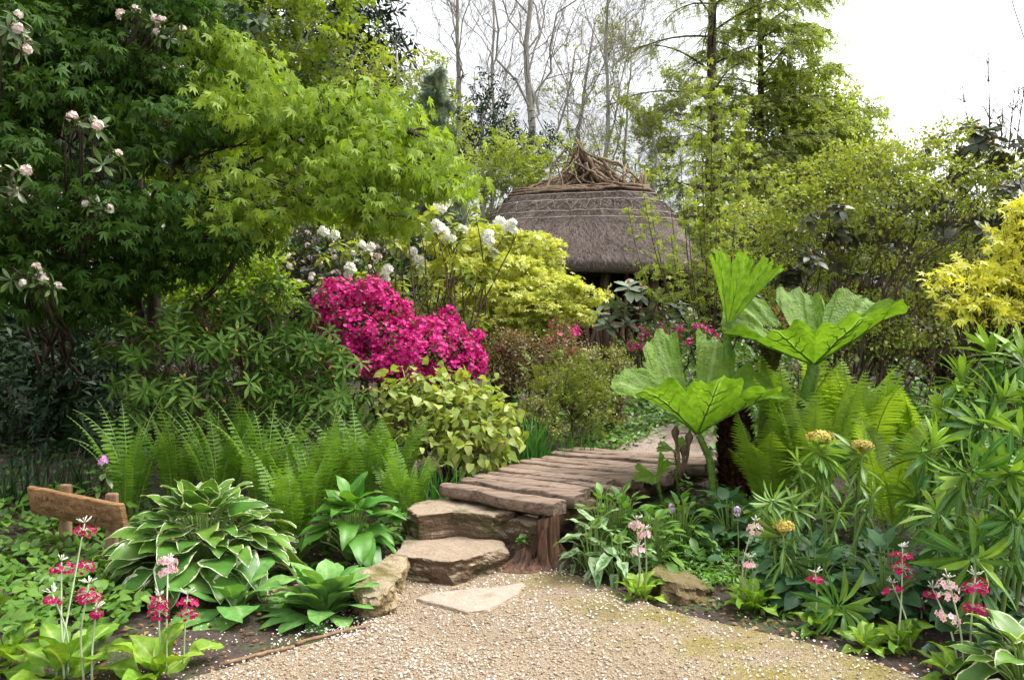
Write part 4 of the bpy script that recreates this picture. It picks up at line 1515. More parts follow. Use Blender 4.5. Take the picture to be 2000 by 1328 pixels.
whorl_shrub('rhododendron', 'dark brownish rhododendron screen behind the lime-leaved shrub', GD(1850, 11.5),
    [B(*b, .8) for b in [(1880, 280, 11.5, 90, 45), (1960, 310, 11.5, 80, 50), (1800, 340, 11.5, 90, 50), (1900, 380, 11.5, 110, 60), (1980, 400, 11.5, 80, 60), (1760, 420, 11.5, 90, 60), (1840, 480, 11.5, 110, 60), (1700, 490, 11.5, 90, 60), (1600, 500, 11.5, 80, 55), (1550, 480, 11.8, 60, 40), (1780, 560, 11.2, 110, 60), (1650, 570, 11.3, 100, 60), (1900, 560, 11.5, 110, 70), (1580, 590, 11.5, 80, 50), (1990, 520, 11.5, 90, 80), (1750, 640, 11.2, 130, 60), (1880, 660, 11.2, 130, 60), (1620, 650, 11.2, 110, 50), (1990, 640, 11.5, 100, 80), (1500, 560, 12, 60, 50), (1520, 640, 12, 80, 50)]],
    121, 'rhodo_brown', 8, .15, 10, e0=30, e1=-35, bud='pinkbud', budp=.25, r0=.03, ntw=16, t=T_wide)
whorl_shrub('rhododendron', 'grey-green rhododendron with pale buds showing through the lime-leaved shrub', GD(1600, 8.8),
    [B(*b) for b in [(1620, 415, 8.7, 60, 20), (1590, 515, 8.6, 70, 24), (1660, 450, 8.8, 40, 18), (1550, 540, 8.7, 40, 18), (1880, 440, 8.8, 60, 24), (1960, 300, 9.0, 50, 24), (1920, 270, 9.0, 40, 20)]],
    123, 'rhodo_brown', 9, .16, 7, e0=20, e1=-40, bud='pinkbud', budp=.3, ntw=8, t=T_wide)
def build_backwood():
    g = rng(122)
    base = GD(1940, 13.5)
    root = thing('bare_sapling', 'leafless dark sapling rising on the right skyline', 'tree', base)
    w = MB()
    for (a, b, r) in [(1930, 90, .022), (1985, 150, .016), (1880, 170, .014), (1835, 205, .012), (1960, 190, .014), (2010, 120, .016)]:
        top = W(a, b, 13.5)
        c = base + (top - base) * np.array([.4, .4, .6])
        P = bez(base[None], top[None], c[None], 16)
        w.tubes(P, np.linspace(r * 1.6, .005, 16)[None], 5)
        n = 26
        f = (6 + 9 * g.random(n))
        i = np.minimum(f.astype(int), 14)
        q = P[0][i]
        q1 = q + nrm(rand_dir(g, n) * np.array([1, .7, .5]) + [0, 0, .7]) * (.2 + .5 * g.random(n))[:, None]
        S = bez(q, q1, (q + q1) / 2 + g.normal(size=(n, 3)) * .06, 5)
        w.tubes(S, np.linspace(.007, .004, 5)[None] * np.ones((n, 1)), 3, cap=False)
        j = np.repeat(np.arange(n), 3)
        s0 = S[j, g.integers(1, 4, len(j))]
        s1 = s0 + nrm(rand_dir(g, len(j)) + [0, 0, .6]) * (.1 + .2 * g.random(len(j)))[:, None]
        w.tubes(bez(s0, s1, (s0 + s1) / 2, 3), np.full((len(j), 3), .0035), 3, cap=False)
    w.build('stems', M['bark'], root)
build_backwood()

# lime-leaved multi-stem shrub across the right background
LB = [(1560, 400, 9.2, 70, 35), (1640, 370, 9.2, 80, 30), (1720, 310, 9, 80, 28), (1790, 300, 9.2, 70, 28), (1860, 260, 9.3, 60, 22), (1940, 330, 9.2, 70, 30), (1850, 340, 9, 90, 30), (1760, 370, 8.8, 90, 30), (1680, 430, 8.9, 80, 30), (1600, 460, 9, 80, 30), (1780, 440, 9, 60, 25), (1530, 450, 9.4, 60, 32), (1500, 510, 9.5, 60, 35), (1620, 530, 9.1, 70, 30), (1700, 500, 9, 50, 25), (1550, 580, 9.3, 70, 30), (1640, 300, 9.4, 50, 22), (1900, 400, 9.3, 60, 26), (1460, 420, 9.8, 50, 30), (1570, 340, 9.5, 60, 22), (1480, 590, 9.5, 60, 30), (1690, 590, 9.2, 60, 26), (1780, 520, 9.3, 80, 30), (1850, 470, 9.3, 70, 30), (1760, 590, 9.2, 90, 34), (1860, 580, 9.3, 80, 34), (1620, 640, 9.0, 80, 30), (1720, 660, 9.0, 80, 30), (1820, 650, 9.0, 90, 30), (1930, 480, 9.3, 60, 30), (1930, 620, 9.2, 80, 40), (1540, 650, 9.2, 60, 26)]
leafy('enkianthus_shrub', 'airy multi-stemmed shrub of small lime leaves, right background', 'shrub', GD(1690, 9.2), [B(*b) for b in LB], 131, T_oval, .052, 2.5, 'limegreen', 'bark_b', .018, ntw=14, twr=.0035, area=.36, clump=7, flat=.6, nrand=.6, spread=1.2)

def build_stems_hedge():
    g = rng(141)
    base = GD(1750, 8.8)
    root = thing('twiggy_shrub', 'leafless brown twiggy stems under the lime-leaved shrub', 'shrub', base)
    w = MB()
    N = 16
    x = (1540 + 440 * g.random(N) - 1000) / FPX * 8.8
    y = 8.8 + g.normal(size=N) * .35
    p0 = np.stack([x, y, H(x, y)], -1)
    p1 = p0 + np.stack([g.normal(size=N) * .4, g.normal(size=N) * .2, .7 + .9 * g.random(N)], -1)
    P = bez(p0, p1, (p0 + p1) / 2 + g.normal(size=(N, 3)) * .12, 8)
    w.tubes(P, np.linspace(1, .4, 8)[None] * (.008 + .014 * g.random(N))[:, None], 5)
    j = np.repeat(np.arange(N), 9)
    s0 = P[j, g.integers(2, 8, len(j))]
    s1 = s0 + nrm(rand_dir(g, len(j)) + [0, 0, .5]) * (.2 + .4 * g.random(len(j)))[:, None]
    S = bez(s0, s1, (s0 + s1) / 2 + g.normal(size=(len(j), 3)) * .05, 4)
    w.tubes(S, np.full((len(j), 4), .004), 3, cap=False)
    w.build('stems', M['bark_b'], root)
    m = MB()
    tp = S[g.integers(0, len(S), 1500), g.integers(1, 4, 1500)]
    m.inst(T_oval, tp + g.normal(size=(1500, 3)) * .04, frame(rand_dir(g, 1500), np.tile([[0, 0, 1.]], (1500, 1)) + g.normal(size=(1500, 3)) * .5), .02 + .025 * g.random(1500))
    m.build('young_leaves', M['bush'], root)
build_stems_hedge()

# golden maple at the right edge
GR = [(1990, 412, 5.6, 34, 16), (1978, 440, 5.6, 26, 12), (1980, 480, 5.6, 40, 14), (1880, 532, 5.5, 50, 11), (1950, 525, 5.6, 50, 15), (1985, 545, 5.7, 60, 16), (1850, 548, 5.4, 26, 8), (1930, 560, 5.6, 60, 12), (1900, 588, 5.4, 55, 10), (1970, 600, 5.6, 55, 14), (1865, 610, 5.4, 26, 8), (1930, 620, 5.5, 40, 9), (2050, 470, 5.8, 70, 45), (2070, 560, 5.8, 80, 40), (2080, 400, 5.8, 70, 36)]
leafy('golden_maple', 'bright golden maple reaching in at the right edge', 'tree', GD(1985, 6.0), [B(*b) for b in GR], 151, T_mapleg, .062, 3.8, 'gold2', 'bark', .022, ntw=22, twr=.004, area=.30, droop=.30, flat=.4, nrand=.45)

# ================================================================== MIDDLE BACK
# yellow maple before the hut
YM = [(880, 480, 11, 60, 22), (960, 465, 11, 70, 24), (1040, 480, 10.9, 60, 26), (1075, 515, 10.9, 36, 26), (900, 530, 10.8, 70, 26), (980, 520, 10.6, 80, 26), (1050, 545, 10.5, 50, 22), (1090, 560, 10.3, 60, 20), (1140, 575, 10.3, 50, 18), (1000, 575, 10.3, 80, 24), (920, 580, 10.5, 70, 26), (870, 590, 10.7, 50, 26), (1060, 600, 10.2, 80, 22), (970, 620, 10.3, 80, 20), (1110, 615, 10.2, 55, 16), (900, 640, 10.5, 60, 22), (1020, 645, 10.4, 70, 18)]
leafy('yellow_maple', 'rounded yellow-leaved Japanese maple left of the thatched hut', 'tree', GD(985, 10.8), [B(*b) for b in YM], 161, T_mapleg, .060, 3.8, 'gold', 'bark', .03, ntw=26, twr=.004, area=.30, droop=.30, flat=.55, nrand=.4, clump=8)
# rhododendrons with white trusses
def white_rhodo():
    g = rng(171)
    base = GD(760, 9.3)
    root = thing('white_rhododendron', 'open white-flowering rhododendron between magenta azalea and yellow maple', 'shrub', base)
    w = MB()
    tips = [(870, 415), (880, 440), (845, 470), (900, 455), (955, 470), (810, 520), (960, 490), (880, 470), (1010, 455), (850, 450), (745, 545), (690, 540), (720, 490), (780, 440), (920, 400), (930, 425), (800, 390), (770, 470), (830, 540), (905, 520), (870, 500), (700, 470), (740, 430), (985, 460), (640, 545), (660, 470), (790, 555), (815, 425), (755, 395)]
    fl = {0, 2, 3, 4, 5, 6, 7, 8, 9, 10, 11, 12, 18, 23, 25}
    P1 = np.array([W(a, b, 9.3 + g.normal() * .3) for a, b in tips])
    p0 = np.array([GD(860 if a > 780 else 730, 9.3) + [g.normal() * .12, g.normal() * .1, 0] for a, b in tips])
    c = p0 + (P1 - p0) * np.array([.55, .5, .45]) + g.normal(size=P1.shape) * .2
    Q = bez(p0, P1, c, 12)
    Q[:, 2:-1] += np.cumsum(g.normal(size=(len(P1), 9, 3)), 1) * .018 * np.sin(np.linspace(.3, 3, 9))[None, :, None]
    w.tubes(Q, np.linspace(.022, .006, 12)[None] * np.ones((len(tips), 1)), 6)
    # forks near the top
    j = np.repeat(np.arange(len(tips)), 2)
    s0 = Q[j, g.integers(6, 10, len(j))]
    s1 = s0 + nrm(rand_dir(g, len(j)) * np.array([1, .6, .4]) + [0, 0, .7]) * (.25 + .3 * g.random(len(j)))[:, None]
    w.tubes(bez(s0, s1, (s0 + s1) / 2, 5), np.full((len(j), 5), .005), 5)
    w.build('stems', M['bark_b'], root)
    m = MB()
    tp = np.concatenate([P1, s1])
    ax = nrm(np.tile([[0, 0, 1.]], (len(tp), 1)) + g.normal(size=tp.shape) * .35)
    whorls(m, T_wide, tp, ax, g, 8, .14, 20, -40)
    m.build('foliage', M['limegreen'], root)
    mb = MB()
    k = np.array(sorted(fl))
    for r_ in range(3):
        q = P1[k] + g.normal(size=(len(k), 3)) * .06 + [0, -.04, .05]
        mb.inst(T_truss, q, frame(np.tile([[1., .2, 0]], (len(k), 1)), np.tile([[0, -.3, 1.]], (len(k), 1)) + g.normal(size=(len(k), 3)) * .2), .052 + .026 * g.random(len(k)))
    mb.build('blossom', M['white'], root)
white_rhodo()
whorl_shrub('white_flowered_shrub', 'grey shrub dotted with small white flower clusters behind the azalea', GD(640, 10.8),
    [B(*b) for b in [(590, 470, 10.8, 70, 40), (650, 455, 10.8, 70, 36), (710, 470, 10.8, 60, 36), (620, 520, 10.6, 90, 40), (700, 530, 10.6, 70, 40), (560, 520, 10.8, 60, 40), (640, 570, 10.5, 100, 36), (590, 600, 10.6, 90, 40)]],
    181, 'rhodo_brown', 8, .07, 20, bud=None, truss='blush', trussp=.34, trs=.045, ntw=26, t=T_oval)
whorl_shrub('small_leaved_shrub', 'low grey-green shrub between magenta azalea and yellow maple', GD(830, 9.6),
    [B(*b) for b in [(820, 590, 9.6, 50, 30), (860, 600, 9.6, 40, 30), (840, 640, 9.5, 60, 34), (900, 640, 9.5, 50, 30)]], 182, 'rhodo_grey', 8, .06, 26, t=T_oval, ntw=12)
# rhododendron before the hut with upright pink buds
whorl_shrub('budded_rhododendron', 'silvery large-leaved rhododendron with pink buds before the hut wall', GD(1260, 12.2),
    [B(a, b, 12.0 + .1 * (i % 3), 5, 4) for i, (a, b) in enumerate([(1228, 560), (1252, 568), (1287, 578), (1212, 598), (1245, 606), (1190, 590), (1335, 606), (1275, 612), (1310, 622), (1168, 612), (1185, 628), (1255, 634), (1225, 632), (1320, 592), (1350, 624), (1290, 642)])],
    191, 'rhodo_grey', 9, .27, 1, minn=1, e0=32, e1=-12, bud=None, r0=.018, ntw=3, t=T_wide, upb=1.6, shell=.9, bark='bark_b')
def buds_on_rhodo():
    root = [o for o in bpy.data.objects if o.name == 'budded_rhododendron'][0]
    m = MB()
    g = rng(192)
    p = np.array([W(a, b, 12.1) for a, b in [(1228, 552), (1252, 560), (1287, 570), (1255, 612), (1190, 575), (1335, 600), (1212, 590)]])
    add_buds(root, p, np.tile([[0, 0, 1.]], (len(p), 1)) + g.normal(size=p.shape) * .1, .07, 'pinkbud')
buds_on_rhodo()

def azalea(name, label, base, blobs, seed, fmat, lmat, fs, cover, leafcover, group=None, cat='shrub', blob_bias=.85):
    g = rng(seed)
    root = thing(name, label, cat, base, group)
    w = MB()
    wood(w, base, blobs, g, .014, None, 24, .004)
    w.build('stems', M['bark'], root)
    m = MB()
    leaves(m, blobs, g, T_oval, .035, leafcover, area=.35, shell=.6, clump=8, spread=1.4)
    m.build('foliage', M[lmat], root)
    m = MB()
    for (c, r) in blobs:
        A = math.pi * r[0] * r[2]
        n = int(cover * A / (2.2 * fs * fs)) + 2
        nt = max(3, n // 7)
        tp, d = blob_points(g, (c, r), nt, blob_bias)
        k = d[:, 2] > -.75
        tp, d = tp[k], d[k]
        idx = g.integers(0, len(tp), n)
        p = tp[idx] + g.normal(size=(n, 3)) * fs * 1.25
        nn = nrm(d[idx] + g.normal(size=(n, 3)) * .5 + [0, -.1, .35])
        m.inst(T_flower, p, frame(np.cross(nn, rand_dir(g, n)), nn), fs * (.75 + .5 * g.random(n)), 0, np.clip(.6 * g.random(len(tp))[idx] + .4 * g.random(n), 0, 1))
    m.build('blossom', M[fmat], root)
    return root

AZ = [(660, 590, 8.5, 46, 32), (720, 580, 8.5, 50, 30), (640, 640, 8.5, 30, 30), (700, 640, 8.3, 60, 36), (765, 610, 8.4, 45, 26), (760, 660, 8.2, 60, 36), (830, 640, 8.3, 50, 22), (880, 615, 8.4, 22, 14), (870, 655, 8.2, 50, 24), (820, 690, 8.0, 70, 34), (900, 690, 8.1, 42, 28), (760, 720, 8.0, 60, 26), (880, 725, 8.0, 55, 22), (930, 715, 8.1, 18, 28), (690, 700, 8.2, 50, 30), (800, 735, 8.0, 50, 18), (930, 660, 8.2, 16, 12), (655, 555, 8.6, 26, 12), (735, 555, 8.6, 22, 12)]
azalea('azalea', 'large bright magenta azalea in full bloom left of the bridge', GD(790, 8.3), [B(*b) for b in AZ], 201, 'azalea', 'mid', .021, 4.6, .8)
azalea('azalea', 'fading bronze azalea with scattered pink blooms below yellow maple', GD(1050, 9.0),
    [B(*b) for b in [(990, 670, 9, 45, 24), (1040, 690, 8.9, 60, 34), (980, 710, 8.9, 50, 30), (1100, 700, 9, 50, 30), (1020, 735, 8.8, 60, 26), (1090, 665, 9.1, 30, 18)]], 202, 'pinkd', 'bush_b', .022, .16, 3.6)
azalea('azalea', 'small bright pink azalea patch by the hut railing, left of the silvery rhododendron', GD(1120, 9.4),
    [B(*b) for b in [(1105, 650, 9.4, 26, 16), (1130, 685, 9.4, 28, 14), (1090, 635, 9.5, 14, 8)]], 203, 'azalea', 'bush_b', .022, .9, 2.4)
azalea('azalea', 'pink azalea peeping over the front gunnera leaf', GD(1310, 10.5),
    [B(*b) for b in [(1290, 650, 10.5, 40, 14), (1345, 642, 10.5, 40, 14), (1255, 672, 10.4, 30, 12), (1325, 670, 10.4, 50, 14), (1385, 655, 10.5, 24, 10)]], 204, 'azalea', 'mid', .022, 1.1, 2.2)
azalea('azalea', 'coral-red azalea behind the right-hand gunnera leaf', GD(1500, 10.6),
    [B(*b) for b in [(1480, 610, 10.6, 34, 16), (1530, 602, 10.7, 34, 14), (1455, 635, 10.6, 24, 14), (1560, 615, 10.7, 26, 14), (1510, 635, 10.6, 40, 16)]], 205, 'red', 'bush_b', .022, 1.3, 2.0)

def shrub(name, label, px, Y, blobs, seed, mat, t, L, cover, **kw):
    return leafy(name, label, 'shrub', GD(px, Y), [B(*b) for b in blobs], seed, t, L, cover, mat, kw.pop('bark', 'bark_b'), kw.pop('r0', .012), crown='foliage', stem='stems', **kw)
shrub('clipped_shrub', 'fine-leaved olive shrub beside the path, right of the fading azalea', 1180, 8.6, [(1180, 700, 8.6, 50, 24), (1140, 730, 8.6, 50, 30), (1210, 730, 8.6, 36, 30), (1170, 760, 8.5, 60, 30)], 211, 'bush', T_oval, .03, 3.4, area=.36, clump=8, ntw=30)
shrub('heath_shrub', 'upright feathery yellow-green heath beside the bridge', 1125, 8.0, [(1090, 745, 8, 40, 40), (1150, 755, 8, 36, 44), (1120, 795, 7.9, 50, 44), (1165, 800, 8, 30, 36)], 212, 'heath', T_s_lance, .10, 3.0, area=.28, droop=-.9, clump=5, ntw=30, nrand=.8)
shrub('low_shrub', 'small yellowish-leaved shrub by the far end of the bridge, left side', 1055, 7.7, [(1050, 800, 7.7, 40, 26), (1020, 830, 7.6, 30, 28), (1070, 840, 7.6, 36, 24)], 213, 'bush', T_oval, .028, 3.0, area=.36, ntw=26)
shrub('leafless_shrub', 'twiggy brown shrub standing by the trodden path', 1200, 8.9, [(1195, 770, 8.9, 30, 30), (1200, 810, 8.9, 28, 30), (1215, 745, 8.9, 20, 20)], 214, 'bush_b', T_oval, .028, 1.2, area=.36, ntw=60)
shrub('epimedium', 'mounded epimedium with pale lime, bronze-tipped leaves by the bridge', 880, 7.1, [(800, 760, 7.2, 50, 24), (860, 755, 7.2, 56, 24), (920, 775, 7.2, 45, 24), (800, 790, 7.0, 36, 24), (870, 800, 7.0, 60, 34), (950, 815, 7.0, 40, 30), (900, 850, 6.8, 56, 30), (970, 860, 6.9, 30, 26), (850, 830, 6.85, 40, 26), (930, 880, 6.7, 50, 24), (985, 820, 7.0, 24, 24), (830, 870, 6.7, 36, 24), (780, 830, 6.9, 30, 24)], 215, 'epi', T_heart, .085, 5.5, area=.55, droop=.55, clump=3, nrand=.35, ntw=12, out=1.0, shell=.85)

def blades(name, label, px, Y, n, h, seed, spread=.12, mat='iris', group=None, w=1.):
    g = rng(seed)
    base = GD(px, Y)
    root = thing(name, label, 'plant', base, group)
    m = MB()
    p = base + np.stack([g.normal(size=n) * spread, g.normal(size=n) * spread * .6, np.full(n, -.02)], -1)
    d = nrm(np.stack([g.normal(size=n) * .2, g.normal(size=n) * .15, np.ones(n)], -1))
    L = h * (.65 + .5 * g.random(n))
    m.inst(T_blade, p, frame(d, rand_dir(g, n) * np.array([1, 1, .1])), np.stack([L * w, L, L], -1))
    m.build('blades', M[mat], root)
blades('iris_clump', 'upright clump of sword-like iris leaves at the bridge corner', 1028, 7.35, 90, .50, 221, .13)
blades('iris_clump', 'small tuft of iris blades left of the first plank', 868, 6.3, 40, .34, 222, .10)
blades('grass_tuft', 'thin grassy tuft beside the left end of the first plank', 838, 6.0, 40, .26, 223, .12, w=.6)
blades('blade_clump', 'dark strap-leaved clump behind the sign, far left edge', 30, 6.2, 60, .45, 225, .18, 'yew')
blades('blade_clump', 'dark strap-leaved clump behind the top of the sign board', 130, 6.4, 50, .4, 226, .16, 'yew')
blades('iris_clump', 'short iris blades at the foot of the heath shrub', 1115, 7.5, 40, .34, 224, .12, w=.7)

# ================================================================== LEFT: MAPLE, RHODODENDRONS
def build_left_maple():
    g = rng(231)
    Y = 7.6
    base = GD(285, Y)
    root = thing('green_maple', 'large spreading green Japanese maple arching over the left side', 'tree', base)
    w = MB()
    t1 = trunk_curve([base, W(300, 680, Y), W(302, 560, Y), W(285, 450, Y), W(300, 380, 7.4), W(360, 300, 7.3), W(390, 262, 7.2)], 20)
    t2 = trunk_curve([base + [-.05, .1, 0], W(275, 600, Y), W(240, 520, Y), W(245, 380, 7.5), W(200, 200, 7.4), W(160, 60, 7.3)], 20)
    t3 = trunk_curve([base + [.1, .1, 0], W(330, 640, 7.5), W(430, 560, 7.2), W(480, 470, 7.0), W(560, 400, 6.9)], 16)
    w.tubes(t1, np.linspace(.075, .03, 20)[None], 9)
    w.tubes(t2, np.linspace(.065, .025, 20)[None], 9)
    w.tubes(t3, np.linspace(.035, .014, 16)[None], 8)
    light = [(560, 190, 7.3, 140, 30), (690, 200, 7.1, 120, 32), (800, 260, 6.9, 90, 34), (640, 262, 7.1, 140, 36), (480, 215, 7.3, 90, 22), (550, 255, 7.2, 80, 24), (880, 345, 6.8, 60, 24), (790, 330, 7.0, 100, 34), (650, 335, 7.1, 130, 36), (500, 350, 7.3, 60, 18), (720, 400, 6.9, 100, 30), (590, 395, 7.1, 100, 26), (500, 410, 7.1, 60, 18), (400, 170, 7.4, 90, 40), (470, 95, 7.6, 90, 44), (420, 250, 7.2, 50, 20), (420, 420, 7.0, 100, 32), (840, 300, 6.9, 60, 30), (720, 425, 6.9, 50, 16), (350, 340, 7.2, 50, 20), (480, 445, 7.1, 70, 22)]
    dark = [(330, 240, 6.9, 100, 40), (300, 400, 6.8, 110, 36), (420, 470, 6.9, 90, 30), (110, 190, 6.5, 100, 40), (60, 430, 6.4, 100, 34), (200, 460, 6.6, 120, 40), (70, 530, 6.5, 110, 40), (330, 510, 6.9, 100, 34), (160, 130, 6.8, 120, 50), (60, 80, 6.6, 110, 60), (260, 60, 7.2, 100, 50), (340, 150, 7.2, 80, 40), (0, 230, 6.3, 70, 40), (230, 540, 6.8, 90, 30), (380, 60, 7.4, 80, 40), (130, 590, 6.7, 90, 36), (20, 300, 6.2, 90, 40), (170, 390, 6.5, 80, 26), (270, 300, 6.8, 60, 30), (90, -40, 6.8, 180, 60), (280, -40, 7.2, 150, 60), (-60, 450, 6.2, 110, 70), (-80, 200, 6.3, 120, 80)]  # sprays on the shaded left side, coloured with the darker leaf copy
    sub = []
    for (px, py, Yb, rx, ry) in light:
        # each spray is three thinner drooping tiers
        for q in range(3):
            sub.append((px + rx * (-.45 + .45 * q) + g.normal() * 8, py + (-.35 + .45 * q) * ry + g.normal() * 6 + 10 * abs(q - 1), Yb + g.normal() * .25, rx * .62, ry * .38))
    bl = [B(*b, .50) for b in sub]
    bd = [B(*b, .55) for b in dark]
    wood(w, base, [B(*b, .5) for b in light], g, .05, t1, 0, .004, fork=.15)
    for (c_, r_) in bl:
        nearest = min([B(*b, .5)[0] for b in light], key=lambda q: np.linalg.norm(q - c_))
        tp, d_ = blob_points(g, (c_, r_), 9, .6)
        w.tubes(bez(np.tile(nearest, (9, 1)), tp, (nearest + tp) / 2 + [0, 0, .06], 5), np.linspace(.006, .003, 5)[None] * np.ones((9, 1)), 4)
    wood(w, base, bd, g, .055, t2, 16, .004, fork=.1)
    w.build('trunk', M['bark'], root)
    m = MB()
    leaves(m, bl, g, T_maplep, .088, 3.0, area=.18, droop=1.6, flat=.5, nrand=.8, clump=7, out=.9, spread=1.1, shell=.65, mat=0)
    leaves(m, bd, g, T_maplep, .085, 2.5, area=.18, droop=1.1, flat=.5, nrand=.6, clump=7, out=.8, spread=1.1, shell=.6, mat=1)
    m.build('crown', [M['acer'], M['acer_shaded']], root)
build_left_maple()

whorl_shrub('blush_rhododendron', 'tall dark rhododendron with blush-pink trusses behind the green maple', GD(120, 8.4),
    [B(*b) for b in [(160, 250, 5.9, 45, 28), (215, 310, 5.9, 42, 20), (20, 350, 5.7, 40, 36), (325, 60, 6.6, 36, 16), (270, 40, 6.6, 36, 16), (25, 60, 5.8, 30, 60), (40, 535, 5.8, 45, 16), (80, 560, 5.8, 30, 12), (195, 400, 5.9, 24, 12), (110, 420, 9.2, 100, 50), (250, 420, 9.4, 90, 50), (340, 180, 9.6, 60, 50), (160, 40, 9.4, 100, 60), (-60, 250, 9.2, 110, 90), (-40, 450, 9, 110, 80), (180, 520, 9.3, 110, 50)]],
    241, 'rhodo', 8, .12, 20, truss='blush', trussp=.8, trs=.038, ntw=12, r0=.03)
# deep shade evergreens that close the left side
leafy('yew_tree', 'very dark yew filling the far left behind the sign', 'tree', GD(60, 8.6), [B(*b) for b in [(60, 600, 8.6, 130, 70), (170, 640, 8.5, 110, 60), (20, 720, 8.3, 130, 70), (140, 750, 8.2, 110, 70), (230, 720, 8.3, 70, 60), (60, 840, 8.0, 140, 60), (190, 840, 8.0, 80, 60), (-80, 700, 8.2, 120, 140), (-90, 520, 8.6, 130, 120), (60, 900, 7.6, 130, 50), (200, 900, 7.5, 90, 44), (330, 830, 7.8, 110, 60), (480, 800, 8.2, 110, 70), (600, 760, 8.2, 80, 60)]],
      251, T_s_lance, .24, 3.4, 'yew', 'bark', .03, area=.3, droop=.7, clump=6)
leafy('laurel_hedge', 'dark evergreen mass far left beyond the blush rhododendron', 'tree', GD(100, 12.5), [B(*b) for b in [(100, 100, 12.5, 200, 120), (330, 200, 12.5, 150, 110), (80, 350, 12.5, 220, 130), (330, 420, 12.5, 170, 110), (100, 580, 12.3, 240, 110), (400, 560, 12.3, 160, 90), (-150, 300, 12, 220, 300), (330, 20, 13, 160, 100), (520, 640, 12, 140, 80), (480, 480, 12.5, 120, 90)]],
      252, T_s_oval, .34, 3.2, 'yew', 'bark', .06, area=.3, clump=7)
whorl_shrub('rhododendron', 'long-leaved green rhododendron with orange buds behind the left ferns', GD(450, 6.9),
    [B(*b) for b in [(300, 630, 6.8, 80, 30), (380, 610, 6.9, 80, 34), (470, 600, 7.0, 80, 36), (560, 620, 7.0, 70, 40), (250, 670, 6.7, 70, 40), (340, 680, 6.6, 80, 40), (440, 670, 6.6, 80, 44), (540, 680, 6.7, 80, 44), (620, 670, 6.8, 60, 44), (660, 720, 6.7, 56, 40), (580, 740, 6.6, 70, 40), (480, 750, 6.5, 80, 40), (370, 760, 6.5, 80, 36), (280, 750, 6.6, 70, 40), (640, 770, 6.6, 60, 30), (520, 560, 7.2, 60, 26), (330, 800, 6.7, 90, 36), (480, 800, 6.7, 90, 36), (610, 800, 6.8, 70, 34), (690, 780, 6.9, 40, 34)]],
    261, 'rhodo_l', 11, .13, 26, width=.8, e0=30, e1=-25, bud='bud', budp=.25, ntw=12, r0=.014, bark='bark_b', upb=.55)
leafy('privet_shrub', 'fresh green small-leaved shrub in the gap behind the maple stems', 'shrub', GD(420, 9.2), [B(*b) for b in [(380, 540, 9.2, 80, 40), (460, 530, 9.2, 80, 40), (420, 590, 9.1, 110, 40), (520, 570, 9.2, 70, 40), (330, 600, 9.2, 80, 40), (500, 500, 9.4, 60, 40)]],
      262, T_oval, .07, 3.0, 'acer', 'bark_b', .014, area=.36, flat=.4)

# ================================================================== FERNS
def fern(name, label, base, seed, nf, L, W_, mat, e0=78, e1=20, t=T_pinna, group=None, npair=30, az=None, spread=.06, curl=0., profk=0):
    g = rng(seed)
    root = thing(name, label, 'fern', base, group)
    m = MB()
    st = MB()
    for k in range(nf):
        a = k / nf * 2 * np.pi + g.normal() * .25 if az is None else az[k % len(az)] + g.normal() * .2
        l = L * (.75 + .4 * g.random())
        el0, el1 = R(e0 + g.normal() * 5), R(e1 + g.normal() * 14)
        n = npair + 6
        u = np.linspace(0, 1, n)
        el = el0 + (el1 - el0) * u ** 1.6
        h = np.array([math.cos(a), math.sin(a), 0])
        dp = np.cos(el)[:, None] * h + np.sin(el)[:, None] * np.array([0, 0, 1.])
        P = np.asarray(base) + h * spread + np.cumsum(dp, 0) * l / n
        bend = np.cross(h, [0, 0, 1.]) * g.normal() * .10 * l
        P = P + bend[None] * (u ** 2)[:, None]
        st.tubes(P, np.linspace(.006, .0015, n)[None] * (L / .9), 5, cap=False, tint=.5)
        tn = nrm(np.gradient(P, axis=0))
        sidev = nrm(np.cross(tn, np.cross(h, [0, 0, 1.]) [None] * 0 + np.array([0, 0, 1.]) + h * .001))
        nv = np.cross(sidev, tn)
        i0 = int(n * .14)
        uu = u[i0:-1]
        if profk == 0:
            w = np.clip(np.minimum(.35 + uu * 2.0, 1) * np.minimum(1, (1.02 - uu) * 2.0), .03, 1)
        else:
            w = np.clip(np.minimum(.12 + uu * 1.7, 1) * np.minimum(1, (1.03 - uu) * 3.2), .03, 1)
        for sgn in (-1, 1):
            d = sidev[i0:-1] * sgn + tn[i0:-1] * .28 - nv[i0:-1] * (.10 + .1 * g.random((len(uu), 1))) + g.normal(size=(len(uu), 3)) * .05
            pl = W_ * .5 * w * (1.0 if profk else .95) * (.9 + .2 * g.random(len(uu))) * (l / L)
            wd = np.minimum(pl, l / npair * (2.6 if profk else 2.1))
            sc = np.stack([np.maximum(wd, .02) * 1.15, pl, pl], -1)
            m.inst(t, P[i0:-1], frame(d, nv[i0:-1]), sc, 0, np.clip(.2 + .6 * g.random() + g.normal(size=len(uu)) * .12, 0, 1))
    st.build('stems', M['stalk'], root)
    m.build('fronds', M[mat], root)
    return root

